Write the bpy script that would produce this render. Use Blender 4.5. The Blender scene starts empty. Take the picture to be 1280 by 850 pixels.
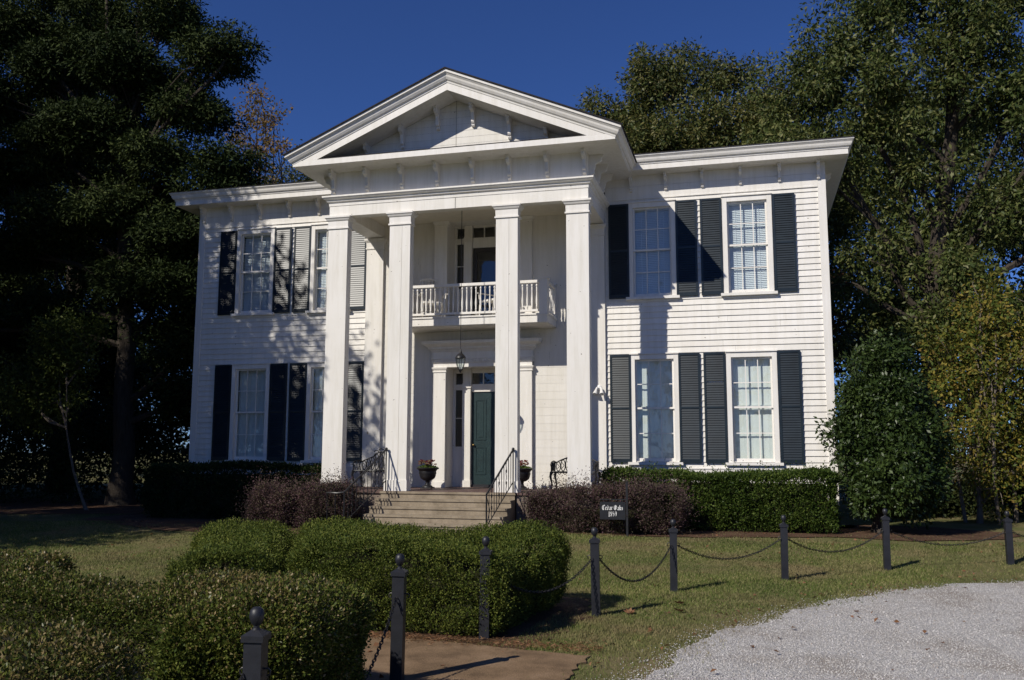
import bpy, bmesh, math, random
import numpy as np
from mathutils import Vector, Matrix

SC = bpy.context.scene
COL = SC.collection
RNG = np.random.default_rng(7)
random.seed(7)

# ------------------------------------------------------------------ camera
cam_d = bpy.data.cameras.new('camera')
cam = bpy.data.objects.new('camera', cam_d)
COL.objects.link(cam)
SC.camera = cam
F_PX, YAW, PITCH, ROLL = 1114.707, 0.2600, 0.1256, 0.0025
cam_d.sensor_width = 36.0
cam_d.lens = F_PX / 1280.0 * 36.0
cam_d.clip_start = 0.1
cam_d.clip_end = 3000.0
_d = Vector((-math.sin(YAW) * math.cos(PITCH), math.cos(YAW) * math.cos(PITCH), math.sin(PITCH)))
_r = Vector((math.cos(YAW), math.sin(YAW), 0))
_u = _r.cross(_d)
_R = _r * math.cos(ROLL) + _u * math.sin(ROLL)
_U = -_r * math.sin(ROLL) + _u * math.cos(ROLL)
cam.matrix_world = Matrix(((_R.x, _U.x, -_d.x, 6.2254), (_R.y, _U.y, -_d.y, -20.6688), (_R.z, _U.z, -_d.z, 1.736), (0, 0, 0, 1)))

# ------------------------------------------------------------------ light
SUN_DIR = Vector((-1.96, -3.03, 2.741)).normalized()
SUN_EL = math.asin(SUN_DIR.z)
SUN_ROT = math.atan2(SUN_DIR.x, SUN_DIR.y)
world = bpy.data.worlds.new('World')
SC.world = world
world.use_nodes = True
wn = world.node_tree
bg = wn.nodes['Background']
sky = wn.nodes.new('ShaderNodeTexSky')
sky.sky_type = 'NISHITA'
sky.sun_disc = False
sky.sun_elevation = SUN_EL
sky.sun_rotation = SUN_ROT
sky.altitude = 1500.0
sky.air_density = 0.9
sky.dust_density = 0.0
sky.ozone_density = 5.0
tint = wn.nodes.new('ShaderNodeMix')
tint.data_type = 'RGBA'
tint.blend_type = 'MULTIPLY'
tint.inputs[0].default_value = 1.0
tint.inputs[7].default_value = (0.80, 1.08, 1.72, 1.0)     # deep polarised autumn blue
wn.links.new(sky.outputs[0], tint.inputs[6])
wn.links.new(tint.outputs[2], bg.inputs[0])
bg.inputs[1].default_value = 0.05
sun_d = bpy.data.lights.new('sun', 'SUN')
sun_d.energy = 4.4
sun_d.angle = math.radians(0.53)
sun_d.color = (1.0, 0.94, 0.84)
sun = bpy.data.objects.new('sun', sun_d)
COL.objects.link(sun)
sun.rotation_euler = SUN_DIR.to_track_quat('Z', 'Y').to_euler()
SC.view_settings.view_transform = 'Standard'
SC.view_settings.look = 'None'
SC.view_settings.exposure = 0.0
SC.view_settings.gamma = 1.0
SC.view_settings.use_curve_mapping = False
SC.cycles.max_bounces = 6
SC.cycles.transparent_max_bounces = 12

# ------------------------------------------------------------------ helpers
class MB:
    """Collects faces for one mesh object."""
    def __init__(self):
        self.v, self.f, self.m = [], [], []
        self.M = None

    def add(self, vs, fs, mi=0):
        b = len(self.v)
        if self.M is not None:
            vs = [tuple(self.M @ Vector(p)) for p in vs]
        self.v.extend(vs)
        for f in fs:
            self.f.append(tuple(b + i for i in f))
            self.m.append(mi)

    def box(self, x0, x1, y0, y1, z0, z1, mi=0):
        if x0 > x1: x0, x1 = x1, x0
        if y0 > y1: y0, y1 = y1, y0
        if z0 > z1: z0, z1 = z1, z0
        self.add([(x0, y0, z0), (x1, y0, z0), (x1, y1, z0), (x0, y1, z0), (x0, y0, z1), (x1, y0, z1), (x1, y1, z1), (x0, y1, z1)],
                 [(0, 3, 2, 1), (4, 5, 6, 7), (0, 1, 5, 4), (1, 2, 6, 5), (2, 3, 7, 6), (3, 0, 4, 7)], mi)

    def quad(self, a, b, c, d, mi=0):
        self.add([a, b, c, d], [(0, 1, 2, 3)], mi)

    def poly(self, pts, mi=0):
        self.add(pts, [tuple(range(len(pts)))], mi)

    def extrude(self, pts2, fn0, fn1, mi=0):
        """closed 2D outline mapped by fn0 / fn1 to its two ends."""
        n = len(pts2)
        a = [fn0(*p) for p in pts2]
        b = [fn1(*p) for p in pts2]
        fs = [tuple(range(n))[::-1], tuple(range(n, 2 * n))]
        fs += [(i, (i + 1) % n, n + (i + 1) % n, n + i) for i in range(n)]
        self.add(a + b, fs, mi)

    def tube(self, pts, rad, seg=6, mi=0, cap=True):
        pts = [Vector(p) for p in pts]
        n = len(pts)
        if not hasattr(rad, '__len__'):
            rad = [rad] * n
        vs, fs = [], []
        up = Vector((0, 0, 1))
        prev = None
        for i in range(n):
            t = (pts[min(i + 1, n - 1)] - pts[max(i - 1, 0)])
            if t.length < 1e-9: t = Vector((0, 0, 1))
            t.normalize()
            if prev is None:
                ref = up if abs(t.z) < 0.9 else Vector((1, 0, 0))
                a = t.cross(ref).normalized()
            else:
                a = prev - t * prev.dot(t)
                if a.length < 1e-6: a = t.cross(up)
                a.normalize()
            prev = a
            b = t.cross(a)
            for k in range(seg):
                ang = 2 * math.pi * k / seg
                vs.append(tuple(pts[i] + (a * math.cos(ang) + b * math.sin(ang)) * rad[i]))
        for i in range(n - 1):
            for k in range(seg):
                k2 = (k + 1) % seg
                fs.append((i * seg + k, i * seg + k2, (i + 1) * seg + k2, (i + 1) * seg + k))
        if cap:
            fs.append(tuple(range(seg))[::-1])
            fs.append(tuple((n - 1) * seg + k for k in range(seg)))
        self.add(vs, fs, mi)

    def lathe(self, prof, c=(0, 0, 0), seg=16, mi=0):
        """profile [(r, z)] spun about the vertical through c."""
        vs, fs = [], []
        n = len(prof)
        for r, z in prof:
            for k in range(seg):
                a = 2 * math.pi * k / seg
                vs.append((c[0] + r * math.cos(a), c[1] + r * math.sin(a), c[2] + z))
        for i in range(n - 1):
            for k in range(seg):
                k2 = (k + 1) % seg
                fs.append((i * seg + k, i * seg + k2, (i + 1) * seg + k2, (i + 1) * seg + k))
        fs.append(tuple(range(seg))[::-1])
        fs.append(tuple((n - 1) * seg + k for k in range(seg)))
        self.add(vs, fs, mi)

    def sphere(self, c, r, seg=12, rings=8, mi=0):
        self.lathe([(r * math.sin(math.pi * i / rings) + 1e-5, -r * math.cos(math.pi * i / rings)) for i in range(rings + 1)], c, seg, mi)

    def sweep(self, prof, path, mi=0):
        """open profile [(out, z)] along a plan path [(x, y)], mitred; 'out' is to the right of travel."""
        n = len(path)
        P = [Vector((p[0], p[1])) for p in path]
        nr = []
        for i in range(n - 1):
            t = (P[i + 1] - P[i]).normalized()
            nr.append(Vector((t.y, -t.x)))
        vs = []
        for i in range(n):
            if i == 0: m = nr[0]
            elif i == n - 1: m = nr[-1]
            else:
                s = nr[i - 1] + nr[i]
                m = s / (1 + nr[i - 1].dot(nr[i]))
            for o, z in prof:
                q = P[i] + m * o
                vs.append((q.x, q.y, z))
        k = len(prof)
        fs = []
        for i in range(n - 1):
            for j in range(k - 1):
                fs.append((i * k + j, (i + 1) * k + j, (i + 1) * k + j + 1, i * k + j + 1))
        self.add(vs, fs, mi)

    def build(self, name, mats, parent=None, smooth=False, loc=None):
        me = bpy.data.meshes.new(name)
        me.from_pydata(self.v, [], self.f)
        if not isinstance(mats, (list, tuple)): mats = [mats]
        for m in mats: me.materials.append(m)
        if len(mats) > 1: me.polygons.foreach_set('material_index', self.m)
        if smooth:
            me.polygons.foreach_set('use_smooth', [True] * len(me.polygons))
            try: me.set_sharp_from_angle(angle=math.radians(40))
            except Exception: pass
        me.update()
        o = bpy.data.objects.new(name, me)
        COL.objects.link(o)
        if parent is not None: o.parent = parent
        if loc is not None: o.location = loc
        return o


def np_mesh(name, V, loops, nper, mats, parent=None, midx=None, smooth=False):
    """fast mesh from arrays: every face has nper corners."""
    me = bpy.data.meshes.new(name)
    nf = len(loops) // nper
    me.vertices.add(len(V)); me.loops.add(len(loops)); me.polygons.add(nf)
    me.vertices.foreach_set('co', np.asarray(V, np.float32).ravel())
    me.loops.foreach_set('vertex_index', np.asarray(loops, np.int32))
    me.polygons.foreach_set('loop_start', np.arange(0, nf * nper, nper, dtype=np.int32))
    if not isinstance(mats, (list, tuple)): mats = [mats]
    for m in mats: me.materials.append(m)
    if midx is not None: me.polygons.foreach_set('material_index', np.asarray(midx, np.int32))
    if smooth: me.polygons.foreach_set('use_smooth', np.ones(nf, bool))
    me.update(calc_edges=True)
    o = bpy.data.objects.new(name, me)
    COL.objects.link(o)
    if parent is not None: o.parent = parent
    return o


def tag(o, label=None, cat=None, group=None, kind=None):
    if label: o['label'] = label
    if cat: o['category'] = cat
    if group: o['group'] = group
    if kind: o['kind'] = kind
    return o


def empty(name, loc=(0, 0, 0), rz=0.0, parent=None):
    o = bpy.data.objects.new(name, None)
    o.empty_display_size = 0.3
    COL.objects.link(o)
    o.location = loc
    o.rotation_euler = (0, 0, rz)
    if parent is not None: o.parent = parent
    return o


def copy_tree(o, parent=None):
    c = o.copy()
    COL.objects.link(c)
    c.parent = parent
    for ch in list(o.children): copy_tree(ch, c)
    return c


# ------------------------------------------------------------------ materials
def mat(name):
    m = bpy.data.materials.new(name)
    m.use_nodes = True
    nt = m.node_tree
    return m, nt, nt.nodes['Principled BSDF']


def noise(nt, scale, detail=4.0, rough=0.6, stretch=None, coord='Object'):
    if coord != 'World':
        src = nt.nodes.new('ShaderNodeTexCoord').outputs[coord]
    else:
        src = nt.nodes.new('ShaderNodeNewGeometry').outputs['Position']
    if stretch:
        mp = nt.nodes.new('ShaderNodeMapping')
        mp.inputs['Scale'].default_value = stretch
        nt.links.new(src, mp.inputs['Vector'])
        src = mp.outputs['Vector']
    n = nt.nodes.new('ShaderNodeTexNoise')
    n.inputs['Scale'].default_value = scale
    n.inputs['Detail'].default_value = detail
    n.inputs['Roughness'].default_value = rough
    nt.links.new(src, n.inputs['Vector'])
    return n.outputs['Fac']


def ramp(nt, fac, stops):
    r = nt.nodes.new('ShaderNodeValToRGB')
    el = r.color_ramp.elements
    while len(el) < len(stops): el.new(0.5)
    for e, (p, c) in zip(el, stops):
        e.position = p
        e.color = (*c, 1) if len(c) == 3 else c
    nt.links.new(fac, r.inputs['Fac'])
    return r.outputs['Color']


def mixc(nt, fac, a, b, mode='MIX'):
    n = nt.nodes.new('ShaderNodeMix')
    n.data_type = 'RGBA'
    n.blend_type = mode
    for sock, val in ((0, fac), (6, a), (7, b)):
        if isinstance(val, (int, float)): n.inputs[sock].default_value = val
        elif isinstance(val, tuple): n.inputs[sock].default_value = (*val, 1)
        else: nt.links.new(val, n.inputs[sock])
    return n.outputs[2]


def bump(nt, bs, h, strength=0.3, dist=0.02):
    b = nt.nodes.new('ShaderNodeBump')
    b.inputs['Strength'].default_value = strength
    b.inputs['Distance'].default_value = dist
    nt.links.new(h, b.inputs['Height'])
    nt.links.new(b.outputs['Normal'], bs.inputs['Normal'])


def simple(name, c, rough=0.5, var=0.15, scale=6.0, spec=0.5, metal=0.0, bmp=0.0):
    m, nt, bs = mat(name)
    f = noise(nt, scale)
    lo = tuple(x * (1 - var) for x in c)
    hi = tuple(min(1, x * (1 + var)) for x in c)
    nt.links.new(ramp(nt, f, [(0.3, lo), (0.7, hi)]), bs.inputs['Base Color'])
    bs.inputs['Roughness'].default_value = rough
    bs.inputs['Specular IOR Level'].default_value = spec
    bs.inputs['Metallic'].default_value = metal
    if bmp: bump(nt, bs, noise(nt, scale * 6), bmp)
    return m


def paint(name, c, chips=True, rough=0.55, vary=1.0):
    """weathered white house paint: rain streaks, faint grime and a few chips."""
    m, nt, bs = mat(name)
    streak = noise(nt, 1.6, 6, 0.65, (6.0, 6.0, 0.55), 'World')
    blot = noise(nt, 0.9, 5, 0.6, None, 'World')
    col = mixc(nt, ramp(nt, streak, [(0.42, (0, 0, 0)), (0.75, (1, 1, 1))]), c, tuple(x * k for x, k in zip(c, (0.84, 0.83, 0.79))))
    col = mixc(nt, ramp(nt, blot, [(0.35, (0, 0, 0)), (0.8, (0.7, 0.7, 0.7))]), col, tuple(x * k for x, k in zip(c, (0.9, 0.89, 0.85))))
    if chips:
        ch = noise(nt, 9.0, 3, 0.5, (1, 1, 1.6), 'World')
        col = mixc(nt, ramp(nt, ch, [(0.715, (0, 0, 0)), (0.73, (1, 1, 1))]), col, (0.30, 0.275, 0.24))
    gg = nt.nodes.new('ShaderNodeNewGeometry')
    col = mixc(nt, 1.0, col, ramp(nt, gg.outputs['Random Per Island'], [(0.0, (1 - .05 * vary, 1 - .053 * vary, 1 - .06 * vary)), (1.0, (1 + .04 * vary,) * 3)]), 'MULTIPLY')
    nt.links.new(col, bs.inputs['Base Color'])
    bs.inputs['Roughness'].default_value = rough
    bs.inputs['Specular IOR Level'].default_value = 0.35
    bump(nt, bs, noise(nt, 18, 4, 0.6, (1, 1, 0.35), 'World'), 0.12, 0.01)
    return m


M = {}
M['white'] = paint('white_paint', (0.80, 0.775, 0.735))
M['trim'] = paint('trim_paint', (0.81, 0.785, 0.75), False)
M['flush'] = paint('flush_board_paint', (0.755, 0.725, 0.67), vary=0.3)
M['seam'] = simple('seam', (0.10, 0.09, 0.08), 0.8)
M['shutter'] = simple('shutter_paint', (0.011, 0.019, 0.026), 0.385, 0.3, 3.0, 0.42)
M['green'] = simple('door_paint', (0.013, 0.030, 0.030), 0.38, 0.2, 5.0)
M['iron'] = simple('wrought_iron', (0.012, 0.012, 0.014), 0.45, 0.3, 12.0)
M['post'] = simple('post_paint', (0.014, 0.015, 0.020), 0.48, 0.3, 9.0, 0.5, 0, 0.05)
M['chain'] = simple('chain_steel', (0.030, 0.028, 0.027), 0.5, 0.4, 20.0, 0.5, 0.4)
M['shingle'] = simple('shingle', (0.030, 0.026, 0.026), 0.9, 0.4, 14.0, 0.2, 0, 0.4)
M['tan'] = simple('underside_paint', (0.72, 0.66, 0.55), 0.6, 0.06)
M['porch_floor'] = simple('porch_floor_paint', (0.105, 0.062, 0.052), 0.6, 0.3, 5.0)
M['blind'] = simple('blind', (0.78, 0.80, 0.84), 0.5, 0.03)
M['curtain'] = simple('curtain', (0.74, 0.74, 0.71), 0.8, 0.06, 3.0)
M['interior'] = simple('interior', (0.05, 0.045, 0.04), 0.9)
M['darkwood'] = simple('screen_door', (0.035, 0.028, 0.022), 0.5, 0.3)
M['brick'] = simple('foundation_masonry', (0.20, 0.16, 0.13), 0.9, 0.3, 6.0, 0.2, 0, 0.3)
M['sign'] = simple('sign_board', (0.014, 0.015, 0.018), 0.4, 0.2)
M['letter'] = simple('sign_lettering', (0.68, 0.68, 0.67), 0.5, 0.02)
M['lamp_white'] = simple('lamp_white', (0.75, 0.74, 0.72), 0.4, 0.04)
M['soil'] = simple('potting_soil', (0.03, 0.02, 0.014), 0.9, 0.4, 20)


def glass_mat():
    m = bpy.data.materials.new('window_glass')
    m.use_nodes = True
    nt = m.node_tree
    nt.nodes.clear()
    out = nt.nodes.new('ShaderNodeOutputMaterial')
    tr = nt.nodes.new('ShaderNodeBsdfTransparent')
    tr.inputs[0].default_value = (0.88, 0.93, 0.92, 1)
    gl = nt.nodes.new('ShaderNodeBsdfGlossy')
    gl.inputs['Roughness'].default_value = 0.02
    lw = nt.nodes.new('ShaderNodeLayerWeight')
    lw.inputs['Blend'].default_value = 0.5
    pw = nt.nodes.new('ShaderNodeMath')
    pw.operation = 'POWER'
    pw.inputs[1].default_value = 4.0
    nt.links.new(lw.outputs['Facing'], pw.inputs[0])
    tc = nt.nodes.new('ShaderNodeNewGeometry')
    nz = nt.nodes.new('ShaderNodeTexNoise')
    nz.inputs['Scale'].default_value = 3.0
    nt.links.new(tc.outputs['Position'], nz.inputs['Vector'])
    b = nt.nodes.new('ShaderNodeBump')
    b.inputs['Strength'].default_value = 0.08
    b.inputs['Distance'].default_value = 0.02
    nt.links.new(nz.outputs['Fac'], b.inputs['Height'])
    nt.links.new(b.outputs['Normal'], gl.inputs['Normal'])
    mx = nt.nodes.new('ShaderNodeMixShader')
    mt = nt.nodes.new('ShaderNodeMath')
    mt.operation = 'MULTIPLY_ADD'
    mt.inputs[1].default_value = 0.7
    mt.inputs[2].default_value = 0.09
    nt.links.new(pw.outputs[0], mt.inputs[0])
    nt.links.new(mt.outputs[0], mx.inputs[0])
    nt.links.new(tr.outputs[0], mx.inputs[1])
    nt.links.new(gl.outputs[0], mx.inputs[2])
    nt.links.new(mx.outputs[0], out.inputs[0])
    return m


M['glass'] = glass_mat()


def leaf_mat(name, cols, rough=0.5, trans=0.22, spec=0.35, tscale=0.35, dry=None):
    """per-leaf colour from Random Per Island, plus slow change through the crown in which colour dominates."""
    m, nt, bs = mat(name)
    g = nt.nodes.new('ShaderNodeNewGeometry')
    n = len(cols)
    base = ramp(nt, g.outputs['Random Per Island'], [(i / max(1, n - 1), c) for i, c in enumerate(cols)])
    nz = nt.nodes.new('ShaderNodeTexNoise')
    nz.inputs['Scale'].default_value = tscale
    nz.inputs['Detail'].default_value = 3
    nt.links.new(g.outputs['Position'], nz.inputs['Vector'])
    v = ramp(nt, nz.outputs['Fac'], [(0.3, (0.72, 0.78, 0.7)), (0.7, (1.25, 1.18, 1.1))])
    col = mixc(nt, 1.0, base, v, 'MULTIPLY')
    if dry:
        col = mixc(nt, ramp(nt, noise(nt, 0.55, 6, 0.7, None, 'World'), [(0.47, (0, 0, 0)), (0.62, (0.85, 0.85, 0.85))]), col, dry)
    nt.links.new(col, bs.inputs['Base Color'])
    bs.inputs['Roughness'].default_value = rough
    bs.inputs['Specular IOR Level'].default_value = spec
    tl = nt.nodes.new('ShaderNodeBsdfTranslucent')
    nt.links.new(col, tl.inputs['Color'])
    mx = nt.nodes.new('ShaderNodeMixShader')
    mx.inputs[0].default_value = trans
    out = nt.nodes['Material Output']
    nt.links.new(bs.outputs[0], mx.inputs[1])
    nt.links.new(tl.outputs[0], mx.inputs[2])
    nt.links.new(mx.outputs[0], out.inputs[0])
    return m


M['box_leaf'] = leaf_mat('boxwood_leaf', [(0.036, 0.060, 0.012), (0.076, 0.108, 0.020), (0.122, 0.148, 0.030), (0.175, 0.195, 0.044)], 0.55, 0.28, 0.14, 1.3)
M['box_leaf_dry'] = leaf_mat('boxwood_leaf_bronzed', [(0.040, 0.060, 0.013), (0.080, 0.096, 0.022), (0.130, 0.116, 0.036), (0.20, 0.15, 0.060), (0.30, 0.23, 0.13)], 0.42, 0.2, 0.28, 1.3)
M['holly_leaf'] = leaf_mat('holly_leaf', [(0.024, 0.050, 0.010), (0.060, 0.098, 0.018), (0.110, 0.150, 0.030)], 0.5, 0.25, 0.2, 1.0)
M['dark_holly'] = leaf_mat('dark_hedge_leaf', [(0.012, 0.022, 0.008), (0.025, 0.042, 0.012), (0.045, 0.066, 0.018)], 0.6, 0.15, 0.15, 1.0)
M['purple_leaf'] = leaf_mat('loropetalum_leaf', [(0.042, 0.024, 0.028), (0.092, 0.050, 0.060), (0.14, 0.085, 0.098), (0.080, 0.082, 0.042), (0.12, 0.085, 0.070)], 0.55, 0.22, 0.15, 1.2)
M['magnolia_leaf'] = leaf_mat('evergreen_leaf', [(0.020, 0.038, 0.010), (0.038, 0.064, 0.016), (0.060, 0.092, 0.024)], 0.42, 0.15, 0.3, 0.8)
M['oak_leaf'] = leaf_mat('oak_leaf', [(0.036, 0.058, 0.015), (0.064, 0.090, 0.024), (0.104, 0.124, 0.038), (0.165, 0.168, 0.062)], 0.5, 0.28, 0.25, 0.30)
M['oak_leaf_b'] = leaf_mat('oak_leaf_olive', [(0.038, 0.060, 0.016), (0.070, 0.090, 0.025), (0.114, 0.122, 0.038), (0.175, 0.152, 0.055)], 0.5, 0.28, 0.25, 0.30)
M['shade_leaf'] = leaf_mat('shade_tree_leaf', [(0.046, 0.062, 0.016), (0.090, 0.100, 0.028)], 0.5, 0.2, 0.2, 0.30)
M['cedar_leaf'] = leaf_mat('cedar_leaf', [(0.013, 0.023, 0.008), (0.028, 0.043, 0.013), (0.060, 0.080, 0.025)], 0.7, 0.1, 0.1, 0.3)
M['yellow_leaf'] = leaf_mat('yellowing_leaf', [(0.060, 0.094, 0.020), (0.090, 0.122, 0.026), (0.160, 0.165, 0.032), (0.27, 0.225, 0.044), (0.23, 0.155, 0.046)], 0.55, 0.32, 0.15, 0.5)
M['orange_leaf'] = leaf_mat('autumn_leaf', [(0.17, 0.105, 0.038), (0.25, 0.155, 0.052), (0.30, 0.20, 0.08), (0.13, 0.115, 0.042)], 0.55, 0.32, 0.15, 0.4)
M['rust_leaf'] = leaf_mat('russet_leaf', [(0.075, 0.034, 0.018), (0.12, 0.055, 0.026), (0.08, 0.060, 0.024)], 0.55, 0.25, 0.15, 0.4)
M['under_leaf'] = leaf_mat('understory_leaf', [(0.040, 0.062, 0.014), (0.095, 0.125, 0.030), (0.15, 0.18, 0.045)], 0.55, 0.3, 0.15, 0.6)
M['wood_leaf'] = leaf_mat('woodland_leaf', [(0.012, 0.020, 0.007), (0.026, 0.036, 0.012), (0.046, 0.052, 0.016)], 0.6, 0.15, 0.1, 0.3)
M['hedge_core'] = simple('hedge_core', (0.024, 0.024, 0.012), 0.95, 0.4, 8, 0.1)  # colour of the solid cores that block light inside the hedges
M['grass'] = leaf_mat('grass_blade', [(0.090, 0.135, 0.034), (0.135, 0.178, 0.048), (0.20, 0.215, 0.078), (0.34, 0.30, 0.16)], 0.65, 0.3, 0.12, 0.7, (0.27, 0.215, 0.115))
M['petal'] = leaf_mat('petal', [(0.13, 0.012, 0.03), (0.22, 0.03, 0.05), (0.42, 0.33, 0.20), (0.08, 0.01, 0.04)], 0.6, 0.3, 0.2, 5)
M['potleaf'] = leaf_mat('bedding_leaf', [(0.06, 0.10, 0.02), (0.12, 0.17, 0.04)], 0.5, 0.3, 0.3, 5)
M['dead_leaf'] = leaf_mat('dead_leaf', [(0.16, 0.075, 0.035), (0.22, 0.11, 0.06), (0.28, 0.17, 0.10)], 0.7, 0.2, 0.2, 2)


def bark(name, c):
    m, nt, bs = mat(name)
    f = noise(nt, 7, 6, 0.7, (3, 3, 0.5), 'World')
    nt.links.new(ramp(nt, f, [(0.3, tuple(x * 0.45 for x in c)), (0.7, c)]), bs.inputs['Base Color'])
    bs.inputs['Roughness'].default_value = 0.95
    bs.inputs['Specular IOR Level'].default_value = 0.1
    bump(nt, bs, f, 0.7, 0.05)
    return m


M['bark'] = bark('bark', (0.085, 0.070, 0.056))
M['bark_pale'] = bark('pale_bark', (0.24, 0.20, 0.16))


def ground_mat(name, stops, scale, fine, spec=0.1, b=0.5, bd=0.03):
    m, nt, bs = mat(name)
    f = noise(nt, scale, 6, 0.65, None, 'World')
    g = noise(nt, fine, 5, 0.75, None, 'World')
    c = ramp(nt, f, stops)
    c = mixc(nt, 0.75, c, ramp(nt, g, [(0.25, (0.45, 0.45, 0.45)), (0.75, (1.4, 1.4, 1.4))]), 'MULTIPLY')
    nt.links.new(c, bs.inputs['Base Color'])
    bs.inputs['Roughness'].default_value = 0.95
    bs.inputs['Specular IOR Level'].default_value = spec
    bump(nt, bs, g, b, bd)
    return m


M['lawn'] = ground_mat('lawn_soil', [(0.30, (0.100, 0.115, 0.038)), (0.5, (0.145, 0.140, 0.056)), (0.68, (0.21, 0.165, 0.090))], 0.8, 45)
M['mulch'] = ground_mat('pine_straw', [(0.3, (0.095, 0.055, 0.035)), (0.7, (0.19, 0.115, 0.075))], 2.0, 60, 0.1, 0.9, 0.04)
M['path'] = ground_mat('exposed_aggregate', [(0.28, (0.13, 0.085, 0.050)), (0.5, (0.25, 0.165, 0.095)), (0.72, (0.34, 0.23, 0.14))], 2.6, 75, 0.2, 0.9, 0.012)


def gravel_mat():
    m, nt, bs = mat('gravel')
    g = nt.nodes.new('ShaderNodeNewGeometry')
    vo = nt.nodes.new('ShaderNodeTexVoronoi')
    vo.inputs['Scale'].default_value = 55
    nt.links.new(g.outputs['Position'], vo.inputs['Vector'])
    big = noise(nt, 0.9, 5, 0.6, None, 'World')
    c = ramp(nt, vo.outputs['Color'], [(0.0, (0.29, 0.278, 0.265)), (0.5, (0.48, 0.46, 0.445)), (1.0, (0.64, 0.62, 0.60))])
    c = mixc(nt, ramp(nt, big, [(0.46, (0, 0, 0)), (0.66, (0.75, 0.75, 0.75))]), c, (0.27, 0.225, 0.18))
    nt.links.new(c, bs.inputs['Base Color'])
    bs.inputs['Roughness'].default_value = 0.9
    bump(nt, bs, vo.outputs['Distance'], 0.9, 0.02)
    return m


M['gravel'] = gravel_mat()
m, nt, bs = mat('gravel_stone')
g = nt.nodes.new('ShaderNodeNewGeometry')
nt.links.new(ramp(nt, g.outputs['Random Per Island'], [(0, (0.27, 0.258, 0.245)), (0.45, (0.46, 0.44, 0.425)), (0.9, (0.66, 0.64, 0.62)), (1, (0.30, 0.24, 0.19))]), bs.inputs['Base Color'])
bs.inputs['Roughness'].default_value = 0.85
M['stone'] = m


def concrete_mat():
    m, nt, bs = mat('step_concrete')
    f = noise(nt, 3.0, 6, 0.7, None, 'World')
    g = noise(nt, 40, 4, 0.7, None, 'World')
    c = ramp(nt, f, [(0.28, (0.16, 0.125, 0.085)), (0.55, (0.30, 0.245, 0.175)), (0.8, (0.37, 0.31, 0.235))])
    c = mixc(nt, 0.5, c, ramp(nt, g, [(0.3, (0.6, 0.6, 0.6)), (0.7, (1.2, 1.2, 1.2))]), 'MULTIPLY')
    nt.links.new(c, bs.inputs['Base Color'])
    bs.inputs['Roughness'].default_value = 0.9
    bump(nt, bs, g, 0.25, 0.01)
    return m


M['concrete'] = concrete_mat()


# ------------------------------------------------------------------ ground
def sst(a, b, x):
    t = np.clip((x - a) / (b - a), 0, 1)
    return t * t * (3 - 2 * t)


def gz(x, y):
    """height of the ground: level, rising slightly in front of the house."""
    x = np.asarray(x, float); y = np.asarray(y, float)
    return 0.14 * sst(-6.8, -3.4, y)


def sheet(name, m, xs, ys, dz, kind='structure'):
    X, Y = np.meshgrid(xs, ys)
    V = np.stack([X, Y, gz(X, Y) + dz], -1).reshape(-1, 3)
    nx, ny = len(xs), len(ys)
    i = np.arange(nx * ny).reshape(ny, nx)
    L = np.stack([i[:-1, :-1], i[:-1, 1:], i[1:, 1:], i[1:, :-1]], -1).reshape(-1)
    return tag(np_mesh(name, V, L, 4, m, smooth=True), kind=kind)


xs = np.concatenate([np.linspace(-900, -30, 16), np.arange(-28, 28.1, 0.5), np.linspace(30, 900, 16)])
ys = np.concatenate([np.linspace(-400, -30, 10), np.arange(-28, 24.1, 0.5), np.linspace(26, 1500, 16)])
sheet('lawn', M['lawn'], xs, ys, 0.0)

# driveway edge as seen: a curve that swings away to the right
GE = [(3.9, -20.0), (4.55, -17.5), (4.98, -15.4), (5.18, -14.2), (5.34, -13.5), (5.57, -12.44), (5.88, -11.52), (6.71, -9.9), (7.75, -8.29), (8.87, -7.33), (9.79, -6.75), (11.5, -6.05), (14, -5.4), (20, -4.6), (34, -3.6)]


def interp_poly(P, n):
    P = np.array(P, float)
    d = np.concatenate([[0], np.cumsum(np.hypot(*np.diff(P, axis=0).T))])
    t = np.linspace(0, d[-1], n)
    return np.stack([np.interp(t, d, P[:, 0]), np.interp(t, d, P[:, 1])], 1)


ge = interp_poly(GE, 420)
wob = 0.10 * np.sin(np.arange(420) * 0.35) * np.sin(np.arange(420) * 0.13 + 1) + RNG.normal(0, 0.035, 420)
ge[:, 0] -= wob * 0.8
ge[:, 1] += wob * 0.6
GX = np.array(GE)


def in_gravel(x, y, off=0.0):
    """True right of / in front of the driveway edge."""
    yy = np.clip(y, GX[0, 1], GX[-1, 1])
    ex = np.interp(yy, GX[:, 1], GX[:, 0])
    return (x > ex + off) & (y < -3.6)


nb = len(ge)
V, L = [], []
rows = [0.0, 0.03, 0.12, 0.4, 1.0]
for k, (x, y) in enumerate(ge):
    for r in rows:
        px = x + r * (36 - x)
        py = y + r * (-34 - y)
        V.append((px, py, float(gz(px, py)) + 0.006))
nr = len(rows)
for k in range(nb - 1):
    for j in range(nr - 1):
        L += [k * nr + j, k * nr + j + 1, (k + 1) * nr + j + 1, (k + 1) * nr + j]
tag(np_mesh('gravel_driveway', V, L, 4, M['gravel']), kind='structure')

# walkway pad of brown exposed aggregate, with a slim slab edge
mb = MB()
pad = [(2.55, -12.52), (4.83, -12.85), (4.80, -13.75), (4.75, -15.3), (2.9, -15.3)]
pw = interp_poly(pad + [pad[0]], 120)[:-1]
pw = pw + RNG.normal(0, 0.018, pw.shape)
top = [(x, y, 0.016) for x, y in pw]
bot = [(x, y, -0.05) for x, y in pw]
n = len(pw)
mb.poly(top[::-1])
for i in range(n):
    j = (i + 1) % n
    mb.quad(bot[i], bot[j], top[j], top[i])
tag(mb.build('walkway', M['path']), kind='structure')


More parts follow.
